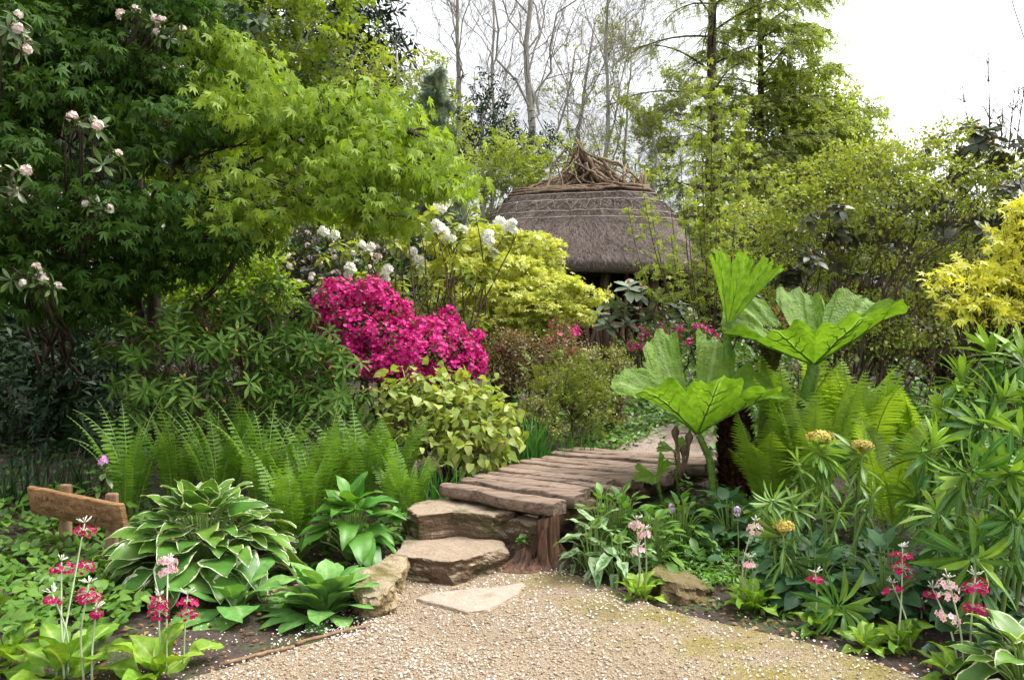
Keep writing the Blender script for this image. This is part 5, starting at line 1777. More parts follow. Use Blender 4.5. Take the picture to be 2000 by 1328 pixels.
FL = [(250, 6.0, 1.0, 'tall fern left of the variegated hosta, below the orange-budded rhododendron'), (345, 6.2, 1.0, 'shady fern rising behind the left half of the variegated hosta'), (430, 6.1, 1.05, 'tall fern directly behind the middle of the variegated hosta'),
      (520, 6.0, 1.05, 'bright fern above the right edge of the variegated hosta'), (575, 5.5, .85, 'fern standing close between the two hostas'), (620, 6.0, .95, 'fern rising behind the plain green hosta'), (700, 6.2, .95, 'fern between plain green hosta and epimedium mound'),
      (765, 6.4, .95, 'feathery fern at the left foot of the epimedium'), (790, 6.0, .7, 'lower fern by the left end of the first plank'), (480, 6.5, 1.0, 'hindmost fern beneath the orange-budded rhododendron'), (660, 6.6, .9, 'back fern in front of the rhododendron branches')]
for i, (px, Y, h, lab) in enumerate(FL):
    fern('lady_fern', lab, GD(px, Y), 300 + i, 14, h * .85, .20, 'fern', 86, 40, npair=21, group='soft green ferns along the left bed')
FR = [(1590, 5.9, .95, 'bright shuttlecock fern in the middle, right of the gunnera stalk'), (1690, 6.2, 1.0, 'bright shuttlecock fern behind the two orange-yellow flower heads'), (1500, 6.0, .75, 'bright fern tight beside the scaly gunnera stump'), (1790, 6.4, .95, 'bright shuttlecock fern behind the euphorbia, right-hand end'), (1540, 6.9, 1.05, 'bright fern under the right-hand gunnera leaf'), (1740, 5.6, .8, 'front bright fern just left of the euphorbia'), (1640, 7.0, .95, 'hindmost bright fern below the lime-leaved shrub')]
for i, (px, Y, h, lab) in enumerate(FR):
    fern('shuttlecock_fern', lab, GD(px, Y), 330 + i, 11, h * 1.05, .29, 'fern_b', 84, 56, T_pinna_s, 'bright green shuttlecock ferns on the right', 30, profk=1)
fern('shuttlecock_fern', 'small dark arching fern at the foot of the gunnera', GD(1480, 5.7), 340, 8, .5, .2, 'fern', 65, -10, group='bright green shuttlecock ferns on the right')

# ================================================================== GUNNERA
def gunnera_leaf(root, apex, axis, rad, seed, cone=.55, front=None, gap=.35, fold=1., stalk=None, sr=.03, lob=7, ang=2 * math.pi, ruff=1., back=0., side=0.):
    """funnel leaf: ribs run from the apex; axis points along the funnel's mouth"""
    g = rng(seed)
    axis = nrm(np.asarray(axis, float)[None])[0]
    f = np.asarray(front if front is not None else (0, -1, 0), float)
    x = nrm((f - axis * (f @ axis))[None])[0]
    y = np.cross(axis, x)
    nth, nr = 330, 40
    th = (np.linspace(-.5, .5, nth)) * (ang - gap)
    r = np.linspace(0.02, 1, nr)
    lobe = np.abs(np.cos(th / (ang) * lob * math.pi * 1.0))
    teeth = .045 * (1 - ((th * 13.3 / math.pi) % 1)) + .035 * np.abs(((th * 31 / math.pi) % 1) - .5) + .03 * vnoise(np.stack([th * 12, th * 0 + seed, th * 0], -1), 1)
    Rm = (.60 + .40 * lobe ** .55 + teeth * 1.3) * (1 + .06 * vnoise(np.stack([th * 1.2, th * 0 + seed * 3.7, th * 0], -1), 1))
    TH, RR = np.meshgrid(th, r, indexing='ij')
    rr_ = RR * Rm[:, None]
    vein = np.abs(np.cos(TH / ang * lob * math.pi))            # 1 on the main rib of each lobe
    bulge = (1 - vein ** 2) * .10 * RR * fold + .012 * RR * vnoise(np.stack([TH * 16, RR * 16, TH * 0 + seed], -1), 1)
    sub = np.abs(np.sin(RR * 16 - vein * 3.2)) * .014 * RR
    ruf = (.03 * np.sin(TH * 9 + seed) + .03 * np.sin(TH * 23 + seed * 2)) * RR ** 4 * ruff + .03 * vnoise(np.stack([TH * 5, RR * 6, TH * 0 + seed], -1), 1) * RR * ruff
    hgt = cone * rr_ ** .92 * (1 - .10 * rr_ * RR ** 4)
    hgt = hgt * (1 + back * np.clip(-np.cos(TH), 0, 1) ** .8 * RR)
    hgt = hgt * (1 - side * np.sin(TH) ** 2 * RR)
    bulge = bulge * (1 - .5 * (side > 0) * np.sin(TH) ** 2)
    rad_ = rr_ * (1 - .10 * RR ** 2) * (1 - .12 * (back > 0) * np.clip(-np.cos(TH), 0, 1))
    P = apex + rad * (rad_[..., None] * (np.cos(TH)[..., None] * x + np.sin(TH)[..., None] * y) + (hgt + bulge + sub + ruf)[..., None] * axis)
    vv = np.maximum(np.exp(-((1 - vein) / (.012 / np.maximum(RR, .12))) ), .55 * np.exp(-(np.abs(np.sin(RR * 16 - vein * 3.2)) / .16)) * (RR > .25) * (vein > .15))
    m = MB()
    m.grid(P, part=vv, tint=np.clip(.5 + .4 * vnoise(np.stack([TH * 3, RR * 4, TH * 0 + seed], -1), 1), 0, 1).ravel())
    leaf = m.build('leaf', M['gun'], root)
    leaf['_o'] = root.location[:]
    # raised ribs on the underside
    rb = MB()
    for k in range(-lob // 2, lob // 2 + 1):
        tt = k / lob * ang
        if abs(tt) > (ang - gap) / 2:
            continue
        i = int(np.argmin(np.abs(th - tt)))
        Q = P[i] - axis * rad * .012
        rb.tubes(Q, np.linspace(.014, .003, nr)[None] * rad, 6, cap=False)
        for sgn in (-1, 1):
            for r0 in (.30, .48, .66):
                a = int(r0 * (nr - 1))
                n = 7
                ii = np.clip(i + sgn * (np.linspace(0, 16, n)).astype(int), 0, nth - 1)
                jj = np.clip(a + np.linspace(0, 9, n).astype(int), 0, nr - 1)
                S = P[ii, jj] - axis * rad * .010
                rb.tubes(S, np.linspace(.007, .002, n)[None] * rad, 4, cap=False)
    rb.build('ribs', M['gstalk'], leaf)
    if stalk is not None:
        s = trunk_curve(stalk, 16)
        sm = MB()
        sm.tubes(s, (np.linspace(sr * 1.3, sr, 16) * (1 + .04 * g.normal(size=16)))[None], 10)
        n = 300
        i = g.integers(1, 15, n)
        d = rand_dir(g, n)
        sm.inst(T([(-.25, 0, 0), (.25, 0, 0), (0, 1, 0)], [(0, 1, 2)]), s[i] + (s[i] - s[i - 1]) * g.random((n, 1)) + d * sr, frame(d, rand_dir(g, n)), .014)
        sm.build('stalk', M['gstalk'], leaf)

def build_gunnera():
    Y = 6.6
    base = GD(1440, 6.7)
    root = thing('gunnera', 'giant gunnera with funnel-shaped leaves beside the bridge', 'plant', base)
    g = rng(351)
    b0 = base
    # big front leaf
    ap = W(1362, 848, 6.2)
    gunnera_leaf(root, ap, (.03, -.05, 1), .72, 1, .72, back=.60, side=.36, front=(.0, -1, 0), gap=.30, stalk=[GD(1398, 6.2) + [0, 0, -.05], W(1388, 900, 6.2), W(1365, 850, 6.2)], sr=.024, lob=7)
    # leaf to the right
    ap = W(1590, 712, 6.5)
    gunnera_leaf(root, ap, (-.16, -.05, 1), .80, 2, .50, back=.6, front=(.2, -1, 0), gap=.2, stalk=[GD(1520, 6.8), W(1560, 830, 6.6), W(1585, 740, 6.5), W(1590, 712, 6.5)], sr=.05, lob=7)
    # half-opened leaf standing high
    ap = W(1420, 640, 6.6)
    gunnera_leaf(root, ap, (.26, .06, 1), .34, 3, 1.75, front=(.5, -1, 0), gap=2.4, stalk=[GD(1450, 6.75), W(1425, 830, 6.7), W(1421, 700, 6.6), W(1420, 640, 6.6)], sr=.034, lob=9, fold=1.4, ruff=1.6)
    # rolled bronze-green leaf at the back
    # young leaves at the foot
    ap = W(1282, 930, 6.0)
    gunnera_leaf(root, ap, (-.55, -.5, .8), .17, 4, .55, front=(-.3, -1, 0), gap=1.2, stalk=[GD(1302, 6.1), W(1288, 960, 6.0), ap], sr=.008, lob=5)
    ap = W(1318, 880, 6.3)
    gunnera_leaf(root, ap, (-.25, -.3, 1), .15, 5, .35, front=(0, -1, 0), gap=.8, stalk=[GD(1325, 6.35), W(1322, 910, 6.3), ap], sr=.007, lob=5)
    # scaly stump and flower spike
    def scaly(name, p, q, r0, r1, mat, ns, sl_):
        m = MB()
        P = trunk_curve([p, (p + q) / 2 + [.01, 0, 0], q], 14)
        rr = np.interp(np.linspace(0, 1, 14), [0, .5, .9, 1], [r0, (r0 + r1) / 2 * 1.1, r1, r1 * .4])
        m.tubes(P, rr[None], 16)
        i = g.integers(0, 13, ns)
        u = g.random(ns)
        c = P[i] + (P[i + 1] - P[i]) * u[:, None]
        a = g.random(ns) * 6.28
        d = np.stack([np.cos(a), np.sin(a), np.zeros(ns)], -1)
        m.inst(T([(-.3, 0, 0), (.3, 0, 0), (.12, .6, .1), (0, 1, .0), (-.12, .6, .1)], [(0, 1, 2, 3, 4)]), c + d * (rr[i] * .93)[:, None], frame(d * .8 + [0, 0, .8], d + g.normal(size=(ns, 3)) * .2), sl_ * (.6 + .8 * g.random(ns)), 0)
        return m.build(name, M[mat], root)
    scaly('scaly_stump', base + [0, -.1, -.05], W(1430, 795, 6.6), .155, .10, 'scaly', 1500, .055)
    scaly('flower_spike', W(1502, 722, 6.8), W(1512, 640, 6.8), .055, .085, 'euflower_spike', 900, .035)
    m = MB()
    m.tubes(trunk_curve([GD(1485, 6.9), W(1492, 800, 6.8), W(1502, 722, 6.8)], 10), .045, 9)
    m.build('spike_stalk', M['gstalk'], root)
    # brown buds on stalks at the bridge side
    for (a, b, c, d) in ((1318, 850, 1325, 930), (1335, 885, 1325, 930), (1345, 860, 1332, 925)):
        m = MB()
        p, q = W(c, d, 6.1), W(a, b, 6.15)
        P = trunk_curve([p, (p + q) / 2 + [.02, 0, 0], q, q + [0.01, 0, .07]], 12)
        m.tubes(P, np.interp(np.linspace(0, 1, 12), [0, .55, .8, 1], [.012, .012, .036, .008])[None], 8)
        m.build('brown_bud', M['bark_b'], root)
M['euflower_spike'] = leafmat('gunnera_flower_spike', (.10, .12, .03), (.16, .12, .05), trans=0, rough=.7)
build_gunnera()

# ================================================================== HOSTAS, ROSETTES
def dome(name, label, base, seed, t, n, L, rad, hgt, mat, cat='plant', group=None, petiole='pale_stalk', tipdrop=25, width=1., power=.6):
    """leaves on arching stalks, overlapping in a dome"""
    g = rng(seed)
    root = thing(name, label, cat, base, group)
    m = MB()
    st = MB()
    i = np.arange(n)
    u = ((i + .5) / n) ** power
    a = i * 2.39996 + g.normal(size=n) * .25
    rr = rad * u * (.9 + .2 * g.random(n))
    h = np.stack([np.cos(a), np.sin(a), np.zeros(n)], -1)
    z = hgt * (1 - .78 * u ** 1.7) * (.9 + .2 * g.random(n)) + .03
    p = np.asarray(base) + h * (rr * .72)[:, None] + np.stack([np.zeros(n), np.zeros(n), z], -1)
    el = R(68) * (1 - u) ** .9 - R(tipdrop) * u + g.normal(size=n) * .16
    d = h * np.cos(el)[:, None] + np.array([0, 0, 1.]) * np.sin(el)[:, None]
    nn = -h * np.sin(el)[:, None] + np.array([0, 0, 1.]) * np.cos(el)[:, None] + g.normal(size=(n, 3)) * .16
    LL = L * (.72 + .42 * g.random(n)) * (.8 + .25 * u)
    m.inst(t, p, frame(d, nn), np.stack([LL * width * (.88 + .24 * g.random(n)), LL, LL * (.7 + .7 * g.random(n))], -1))
    b0 = np.asarray(base) + h * .03
    c = b0 + (p - b0) * np.array([.35, .35, .85])
    st.tubes(bez(b0, p, c, 7), np.linspace(.006, .004, 7)[None] * np.ones((n, 1)), 5, cap=False)
    st.build('stalks', M[petiole], root)
    m.build('foliage', M[mat], root)
    return root

def rosette(name, label, base, seed, t, n, L, mat, e0=80, e1=5, group=None, cat='plant', width=1.):
    g = rng(seed)
    root = thing(name, label, cat, base, group)
    m = MB()
    whorls(m, t, np.asarray(base)[None] + [[0, 0, .02]], np.array([[0, 0, 1.]]) + g.normal(size=(1, 3)) * .05, g, n, L, e0, e1, width=width)
    m.build('leaves', M[mat], root)
    return root

dome('variegated_hosta', 'large hosta with cream-edged green leaves beside the wooden sign', GD(400, 4.95), 401, T_hosta, 120, .27, .60, .47, 'hosta_v', petiole='stalk', power=.62, tipdrop=30, width=1.1)
dome('variegated_hosta', 'cream-edged hosta cut by the right edge of the view', GD(2010, 3.35), 402, T_hosta, 40, .20, .30, .22, 'hosta_v', petiole='stalk')
dome('green_hosta', 'plain bright green hosta below the fern, left of the steps', GD(685, 5.35), 403, T_hostg, 40, .25, .27, .38, 'hosta', petiole='stalk', power=.7, tipdrop=20, width=1.3)
rosette('broad_leaf_plant', 'dark green broad-leaved rosette at the foot of the variegated hosta', G(455, 1185), 404, T_spat, 26, .38, 'rosette', 66, 14, width=1.4)
rosette('leafy_rosette', 'dense light green leafy rosette against the lichen-covered boulder', WZ(636, 1188, .02), 405, T_spat, 58, .34, 'rosette', 80, 12, width=1.15)
rosette('broad_leaf_plant', 'small flat rosette growing at the foot of the lower step', WZ(868, 1128, .015), 406, T_spat, 9, .11, 'rosette', 40, 5)
for i, (px, py, lab) in enumerate([(1018, 1058, 'tiny green weed sprouting between lower step and stump'), (845, 1030, 'tiny weed growing in the front of the upper step')]):
    p = W(px, py, 5.28 if i == 0 else 5.50)
    rosette('weed', lab, p, 410 + i, T_heart, 12, .05, 'cover_l', 50, -20)
rosette('broad_leaf_plant', 'grey-green young leaves left of the upper step', W(775, 1010, 5.5), 412, T_heart, 12, .09, 'hosta', 60, -10)

# ------------------------------------------------------------------ candelabra primulas
def primula(label, base, seed, n, L, stems, group='candelabra primulas'):
    """stems: list of (top px, top py, Y, [tier offsets in m below the top], colour material, tier radius)"""
    g = rng(seed)
    root = thing('candelabra_primula', label, 'primula', base, group)
    if n:
        m = MB()
        whorls(m, T_prim, np.asarray(base)[None] + [[0, 0, .01]], np.array([[0, 0, 1.]]), g, n, L, 82, 8, width=1.25)
        m.build('leaves', M['primula'], root)
    for (a, b, Y, tiers, col, tr) in stems:
        top = W(a, b, Y)
        p0 = np.asarray(base) + g.normal(size=3) * [.02, .02, 0]
        if abs(top[0] - p0[0]) > .12:
            p0 = np.array([top[0] - .02, Y, float(H(top[0], Y))])
        P = trunk_curve([p0, (p0 + top) / 2 + g.normal(size=3) * [.022, .02, 0], top], 10)
        s = MB()
        s.tubes(P, np.linspace(.0052, .0032, 10)[None], 7)
        so_ = s.build('flower_stem', M['pale_stalk'], root)
        so_['_o'] = root.location[:]
        for off in tiers:
            f = MB()
            c = top - np.array([0, 0, off])
            k = int(8 + 6 * g.random())
            tl = g.normal(size=2) * .16
            for lay in range(2):
                kk = k if lay == 0 else k // 2
                az = np.arange(kk) / kk * 6.283 + g.random() * 6 + g.normal(size=kk) * .12
                el = -.12 + .38 * lay + g.normal(size=kk) * .12
                d = np.stack([np.cos(az) * np.cos(el), np.sin(az) * np.cos(el), np.sin(el) + np.cos(az) * tl[0] + np.sin(az) * tl[1]], -1)
                q = c + d * (tr * 1.15 * (1 - .3 * lay) * (.9 + .2 * g.random((kk, 1))))
                f.inst(T_flower, q, frame(np.cross(d, rand_dir(g, kk)), d + [0, 0, .1] + g.normal(size=(kk, 3)) * .25), .0095 + .006 * g.random(kk), 0)
                f.tubes(bez(np.tile(c[None], (kk, 1)), q, np.tile(c[None], (kk, 1)) + d * tr * .5 + [0, 0, .01], 4), np.full((kk, 4), .0014), 4, 1, cap=False)
            f.build('flower_whorl', [M[col], M['pale_stalk']], so_)
        bd = MB()
        k = 14
        d = nrm(rand_dir(g, k) * [1, 1, .4] + [0, 0, .6])
        c = top + np.array([0, 0, .004])
        q = c + d * .03 * (.5 + g.random((k, 1)))
        bd.tubes(bez(np.tile(c[None], (k, 1)), q, (c + q) / 2, 3), np.array([[.0012, .0014, .0026]]) * np.ones((k, 1)), 5)
        bd.build('buds', M['whitebud'], so_)
    return root

primula('yellow-green primula clump with crimson tiers, front left corner', WZ(128, 1318, .0), 421, 18, .30,
        [(165, 1022, 3.75, [.035, .20], 'magenta', .038), (120, 1097, 3.65, [.03], 'magenta', .042), (173, 1140, 3.5, [.045, .06], 'magenta', .042), (102, 1160, 3.55, [.03], 'magenta', .03), (188, 1190, 3.5, [.02], 'magenta', .02)])
primula('yellow-green primula clump with crimson and pale pink flowers, front, beneath the hosta', WZ(310, 1315, .0), 422, 16, .27,
        [(312, 1165, 3.65, [.025, .07], 'magenta', .036), (366, 1162, 3.65, [.03, .08], 'magenta', .038), (328, 1095, 3.8, [.045, .0], 'palepink', .036)])
primula('primula rosette with three pale pink flower stems left of the mossy rock', WZ(1252, 1165, .0), 423, 20, .19,
        [(1243, 1015, 4.45, [.03], 'palepink', .032), (1258, 1035, 4.45, [.02], 'palepink', .030), (1246, 1070, 4.4, [.015], 'palepink', .028)])
primula('broad lime primula rosette with two pale pink stems right of the mossy rock', WZ(1470, 1185, .0), 424, 22, .22,
        [(1474, 1018, 4.35, [.035], 'palepink', .036), (1463, 1090, 4.3, [.035], 'palepink', .026)])
primula('single crimson primula beside the small euphorbia at path edge', WZ(1600, 1225, .0), 425, 12, .16, [(1593, 1120, 4.2, [.03], 'magenta', .036)])
primula('primula clump with two tall crimson stems, right of the small euphorbia', WZ(1760, 1262, .0), 426, 18, .20,
        [(1763, 1070, 4.0, [.035, .10], 'magenta', .040), (1743, 1140, 4.0, [.03], 'magenta', .038), (1800, 1180, 4.1, [.02], 'magenta', .02)])
primula('primula with pale pink and crimson tiers by the right-hand hosta', WZ(1880, 1330, .0), 427, 16, .20,
        [(1852, 1130, 3.55, [.03, .075, .17], 'palepink', .040), (1905, 1125, 3.6, [.04, .055, .14], 'magenta', .044), (1822, 1150, 3.9, [.03], 'magenta', .03)])
primula('leafy primula rosette without flowers at the path edge, right foreground', WZ(1690, 1262, .0), 428, 14, .15, [])
primula('leafy primula rosette without flowers in the extreme left corner', WZ(20, 1290, .0), 429, 14, .22, [])
primula('small leafy primula rosette in front of the crimson stems, bottom right', WZ(1960, 1310, .0), 430, 12, .2, [])

# ------------------------------------------------------------------ euphorbias
def euphorbia(label, base, shoots, seed, mat='euph', group=None):
    g = rng(seed)
    root = thing('euphorbia', label, 'shrub', base, group)
    for (a, b, Y, L, n, flower) in shoots:
        tip = W(a, b, Y)
        p0 = np.asarray(base) + (tip - np.asarray(base)) * [.55, .55, 0] + [0, 0, 0]
        p0[2] = float(H(p0[0], p0[1])) - .02
        P = trunk_curve([p0, p0 + (tip - p0) * [.5, .5, .6], tip], 12)
        s = MB()
        s.tubes(P, np.linspace(.012, .007, 12)[None], 7)
        sh_ = s.build('shoot', M['stalk'], root)
        sh_['_o'] = root.location[:]
        m = MB()
        ax = nrm((P[-1] - P[-3])[None] + g.normal(size=(1, 3)) * .12)
        whorls(m, T_narrow, tip[None], ax, g, n, L, 10 if flower else 82, -72 if flower else -42, tint=lambda u: 1 - u * 1.1)
        # older leaves down the stem
        k = n // 2
        i = 11 - 5 * g.random(k)
        ii = np.minimum(i.astype(int), 10)
        q = P[ii] + (P[ii + 1] - P[ii]) * (i - ii)[:, None]
        az = np.arange(k) * 2.4 + g.random() * 6
        d = np.stack([np.cos(az), np.sin(az), -.7 + .5 * g.random(k)], -1)
        m.inst(T_narrow, q, frame(d, np.stack([np.cos(az) * .6, np.sin(az) * .6, np.ones(k)], -1)), L * (.7 + .4 * g.random(k)), 0, .25 * g.random(k))
        m.build('leaves', M[mat], sh_)
        if flower:
            f = MB()
            k = 110
            d = rand_dir(g, k)
            d[:, 2] = np.abs(d[:, 2])
            q = tip + np.array([0, 0, flower * .9]) + d * flower * [1, 1, .6] * (.6 + .4 * g.random((k, 1)))
            f.tubes(bez(np.tile(tip[None], (k, 1)), q, np.tile(tip[None] + [0, 0, flower * .5], (k, 1)), 4), np.full((k, 4), .0022), 4, cap=False)
            f.inst(T_flower, q, frame(np.cross(d, rand_dir(g, k)), d), .013 + .006 * g.random(k), 0)
            f.inst(T_ico, q + d * .004, frame(d, rand_dir(g, k)), .007, 0)
            f.build('flower_head', M['euflower'], sh_)
    return root

euphorbia('euphorbia with two domed orange-yellow flower heads before the bright ferns', GD(1640, 4.9),
          [(1601, 880, 4.8, .20, 38, .080), (1684, 890, 4.9, .19, 36, .064), (1560, 905, 4.7, .13, 20, 0)], 431, 'euph_l')
euphorbia('low euphorbia shoots with one ochre flower head, right bed centre', GD(1545, 4.6),
          [(1530, 1050, 4.5, .17, 34, .066), (1503, 985, 4.6, .14, 24, 0), (1550, 985, 4.6, .15, 26, 0), (1708, 965, 4.7, .15, 24, 0), (1640, 1000, 4.65, .12, 14, 0)], 432, 'euph_l')
euphorbia('small single-shoot euphorbia low at the path edge', WZ(1650, 1235, .0), [(1648, 1185, 4.15, .21, 30, 0)], 433, 'euph')
euphorbia('tall dark euphorbia thicket along the right edge', GD(1900, 4.3),
          [(1880, 930, 4.1, .24, 40, 0), (1970, 925, 4.0, .22, 36, 0), (1820, 870, 4.6, .24, 36, 0), (1885, 870, 4.9, .22, 30, 0), (1960, 780, 4.7, .25, 38, 0), (1880, 740, 5.1, .24, 34, 0), (1940, 690, 5.1, .27, 38, 0), (2000, 700, 4.9, .26, 36, 0), (1790, 960, 4.6, .18, 24, 0), (1915, 1040, 3.9, .19, 30, 0), (1995, 1010, 3.8, .18, 30, 0), (1910, 1095, 3.75, .24, 22, 0), (1830, 1000, 4.3, .19, 28, 0), (1840, 800, 5.0, .22, 32, 0), (1995, 850, 4.3, .24, 36, 0), (1925, 830, 4.6, .24, 34, 0), (2040, 940, 4.0, .24, 36, 0), (2030, 790, 4.6, .26, 36, 0), (1840, 1055, 4.1, .16, 20, 0)], 434, 'euph')

# ------------------------------------------------------------------ low planting
def patch(name, label, cat, spots, seed, t, L, mat, n, hmin, hmax, droop=.2, kind='stuff', nr=.35, flower=None):
    """ground cover: spots are (px, Y, half width m, half depth m)"""
    g = rng(seed)
    m = MB()
    fm = MB()
    for (px, Y, hw, hd) in spots:
        c = GD(px, Y)
        k = int(n * hw * hd)
        x = c[0] + (g.random(k) * 2 - 1) * hw
        y = c[1] + (g.random(k) * 2 - 1) * hd
        ok = ~inside(GP, x, y) & ~((np.abs(x - .4) < .0))
        x, y = x[ok], y[ok]
        k = len(x)
        nz = .5 + .5 * vnoise(np.stack([x, y, x * 0], -1), 4)
        z = H(x, y) + hmin + (hmax - hmin) * nz * g.random(k) ** .5
        d = rand_dir(g, k) * [1, 1, .3] + [0, 0, -droop]
        m.inst(t, np.stack([x, y, z], -1), frame(d, np.tile([[0, -.25, 1.]], (k, 1)) + g.normal(size=(k, 3)) * nr), L * (.55 + .8 * g.random(k)), 0)
    return tag(m.build(name, M[mat]), label, cat, kind=kind)

patch('ground_cover', 'soft green nettle-like ground cover around the sign posts', 'ground cover', [(90, 4.7, .55, .45), (60, 4.1, .55, .35), (190, 4.4, .30, .35), (30, 5.1, .6, .3), (240, 4.55, .2, .3), (-60, 4.5, .5, .8), (110, 5.5, .7, .4), (200, 5.0, .35, .3), (40, 6.0, .8, .4)], 441, T_heart, .075, 'cover', 900, .03, .20)
patch('ground_cover', 'dark heart-leaved ground cover beneath the euphorbia, right bed', 'ground cover', [(1700, 4.55, .55, .35), (1600, 4.75, .4, .3), (1800, 4.3, .4, .4), (1480, 5.4, .4, .4), (1620, 5.2, .5, .4), (1900, 4.0, .4, .5), (1750, 5.0, .5, .4), (1420, 5.7, .25, .3), (1930, 4.6, .5, .5)], 442, T_heart, .115, 'heart', 420, .06, .30)
patch('ground_cover', 'light feathery ground cover behind the mossy rock', 'ground cover', [(1370, 4.95, .32, .22), (1310, 5.2, .3, .25), (1430, 5.05, .25, .22), (1560, 4.45, .2, .16), (1350, 5.5, .3, .3)], 443, T_s_lance, .12, 'cover_l', 900, .03, .18)
patch('ground_cover', 'dark leafy ground cover under the bridge side and gunnera', 'ground cover', [(1280, 5.7, .35, .25), (1360, 5.9, .3, .3), (1230, 5.45, .2, .2), (1450, 6.2, .5, .4), (1600, 6.0, .6, .5)], 444, T_oval, .08, 'cover', 900, .02, .2)
patch('ground_cover', 'glossy green ground cover along the far side of the bridge', 'ground cover', [(930, 6.75, .28, .22), (880, 6.4, .2, .2), (990, 7.1, .2, .2), (1130, 7.75, .32, .2), (1190, 8.1, .3, .25), (1215, 8.3, .3, .3), (1230, 8.6, .35, .4), (1180, 7.8, .25, .2), (1260, 9.3, .5, .5), (1080, 7.7, .3, .2), (800, 6.0, .2, .2), (770, 5.7, .15, .15)], 445, T_oval, .075, 'cover', 1100, .02, .14)
patch('ground_cover', 'small green seedlings fringing the right edge of the gravel', 'ground cover', [(1350, 4.5, .4, .12), (1250, 4.75, .25, .1), (1500, 4.32, .3, .12), (1620, 4.12, .25, .12), (1720, 3.95, .25, .12), (1120, 5.05, .15, .05), (1020, 5.12, .15, .05), (930, 5.12, .3, .03)], 446, T_oval, .04, 'cover', 1000, .0, .05)
patch('ground_cover', 'low green ground cover beneath the ferns on the left bank', 'ground cover', [(450, 5.8, 1.3, .5), (100, 6.6, 1.0, .6), (60, 7.4, 1.2, .6), (700, 5.7, .4, .4), (250, 5.6, .7, .4), (620, 5.2, .4, .3), (500, 7.2, 1.2, .6)], 447, T_oval, .07, 'cover', 380, .0, .12)
patch('ground_cover', 'leafy undergrowth in the right background beneath the shrubs', 'ground cover', [(1650, 8.0, 1.5, .8), (1850, 8.5, 1.5, .8), (1450, 8.5, .8, .8), (1950, 7, 1., .8), (1700, 7.4, 1., .5), (1600, 9.5, 2, 1.2), (1500, 7.6, .6, .5), (1750, 9.5, 2, 1)], 448, T_oval, .10, 'cover', 480, .0, .45)
patch('ground_cover', 'leafy undergrowth around the shrubs before the hut', 'ground cover', [(1000, 9, 1.2, .8), (1150, 10, 1.2, 1.), (850, 10, 1.5, 1.), (1300, 11, 1.6, 1.4), (1450, 11, 1.5, 1.5), (1400, 10, 1.2, .9), (700, 9, 1, 1), (1250, 13, 2, 1.2)], 449, T_oval, .09, 'cover', 420, .0, .18)

patch('ground_cover', 'dim leafy undergrowth far behind the gunnera, reaching the trees', 'ground cover', [(1500, 14, 2.5, 2), (1750, 14, 3, 2), (1600, 18, 5, 3), (1950, 14, 3, 2), (1350, 16, 1.5, 2), (1150, 21, 4, 2), (600, 14, 4, 2)], 450, T_s_oval, .26, 'mid', 60, .0, .8)

patch('ground_cover', 'dark low undergrowth spreading away on the right beyond the euphorbia', 'ground cover', [(2300, 5.5, 1.6, 1.6), (2250, 8, 2.5, 1.6), (2200, 11, 3, 1.8), (2500, 4, 1., 1.2)], 452, T_oval, .11, 'heart', 260, .0, .3)

def arum(label, base, seed, n, L, hgt, mat='arum'):
    return dome('marbled_arum', label, base, seed, T_arum, n, L, .20, hgt, mat, group='pale-marbled arum plants beside the stump', petiole='stalk', tipdrop=50)
arum('white-marbled arum plant hanging over the right side of the tree stump', GD(1160, 5.05), 451, 20, .19, .34)
arum('white-marbled arum plant between stump and pale pink primula', GD(1205, 4.95), 452, 16, .17, .26)
arum('small marbled arum low on the gravel edge in front of the stump', WZ(1135, 1110, .0), 453, 8, .12, .12)
dome('leafy_plant', 'fresh green divided-leaf clump under the bridge edge behind the arums', GD(1215, 5.35), 454, T_wide, 60, .13, .30, .40, 'cover', petiole='stalk')
dome('leafy_plant', 'fresh green clump behind the pale pink primula with three stems', GD(1270, 5.2), 455, T_wide, 60, .12, .30, .32, 'cover', petiole='stalk')
dome('heart_leaf_plant', 'broad dark heart-leaved clump at the foot of the gunnera stump', GD(1425, 5.6), 456, T_heart, 26, .15, .30, .30, 'heart', petiole='stalk')
dome('heart_leaf_plant', 'broad dark heart-leaved clump under the ochre flower head', GD(1590, 4.55), 457, T_heart, 34, .14, .32, .30, 'heart', petiole='stalk')
dome('heart_leaf_plant', 'broad dark heart-leaved clump beneath the tall euphorbia thicket', GD(1730, 4.35), 458, T_heart, 40, .14, .34, .36, 'heart', petiole='stalk')

dome('leafy_plant', 'fresh green clump between the arums and the dark heart leaves', GD(1330, 5.5), 459, T_wide, 60, .12, .32, .30, 'cover', petiole='stalk')
dome('leafy_plant', 'fresh green clump right at the stump top behind the marbled leaves', GD(1180, 5.3), 460, T_wide, 46, .12, .24, .42, 'cover', petiole='stalk')

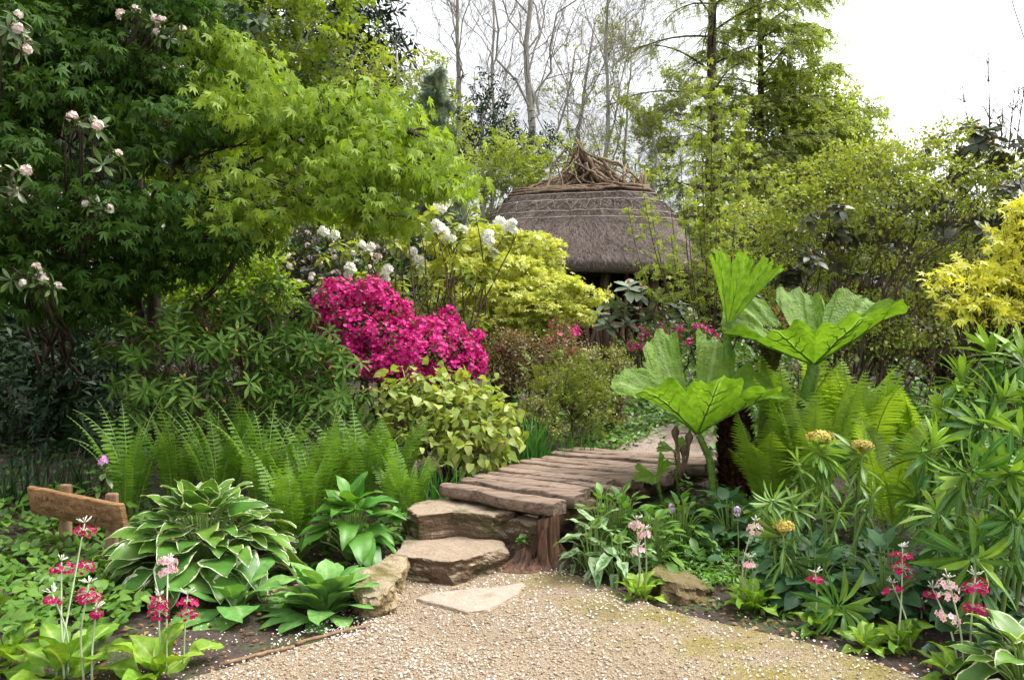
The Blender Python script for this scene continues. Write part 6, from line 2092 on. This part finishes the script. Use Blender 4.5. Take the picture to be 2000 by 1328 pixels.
def lilac(label, px, py, Y, seed):
    g = rng(seed)
    top = W(px, py, Y)
    base = np.array([top[0], Y, float(H(top[0], Y))])
    root = thing('lilac_flower', label, 'flower', base, 'lilac flower spikes in the right bed')
    s = MB()
    s.tubes(trunk_curve([base, (base + top) / 2 + [.01, 0, 0], top], 8), .003, 6)
    s.build('flower_stem', M['stalk'], root)
    f = MB()
    k = 26
    d = rand_dir(g, k)
    f.inst(T_flower, top + d * [.018, .018, .032], frame(np.cross(d, rand_dir(g, k)), d), .010, 0)
    f.build('blossom', M['lilac'], root)
lilac('lilac flower spike beside the dark heart leaves right of the bridge', 1312, 992, 5.3, 461)
lilac('lilac flower spike left of the low euphorbia shoots', 1440, 998, 5.0, 462)
lilac('faint lilac flower spike behind the tall crimson primulas', 1832, 1108, 4.2, 463)
def single_rhodo():
    p = GD(205, 5.75)
    root = thing('young_rhododendron', 'small young rhododendron with one pink-purple bud behind the sign', 'shrub', p)
    g = rng(471)
    tip = W(205, 915, 5.75)
    w = MB()
    w.tubes(trunk_curve([p, (p + tip) / 2 + [.03, 0, 0], tip], 8), .008, 6)
    w.build('stems', M['bark_b'], root)
    m = MB()
    whorls(m, T_rhodo, np.array([tip, tip - [.05, 0, .12]]), np.array([[0, 0, 1.], [-.3, 0, 1]]), g, 9, .15, 30, -30)
    m.build('foliage', M['rhodo'], root)
    m = MB()
    m.inst(T_truss, tip[None] + [[0, -.02, .05]], frame(np.array([[1., 0, 0]]), np.array([[0, 0, 1.]])), np.array([[.034, .034, .05]]))
    m.build('blossom', M['azalea_bud'], root)
M['azalea_bud'] = leafmat('purple_pink_petal', (.55, .22, .50), (.62, .34, .58), trans=.2, ttint=(1.1, .9, 1))
single_rhodo()

def overhead_wire():
    m = MB()
    m.tubes(np.array([W(1960, -60, 20), W(1982, 20, 20), W(2002, 80, 20), W(2090, 330, 20)]), .012, 5)
    tag(m.build('overhead_wire', M['wire']), 'thin dark overhead wire crossing the sky, upper right corner', 'wire')
overhead_wire()

for o in bpy.data.objects:
    if '_o' in o:
        del o['_o']
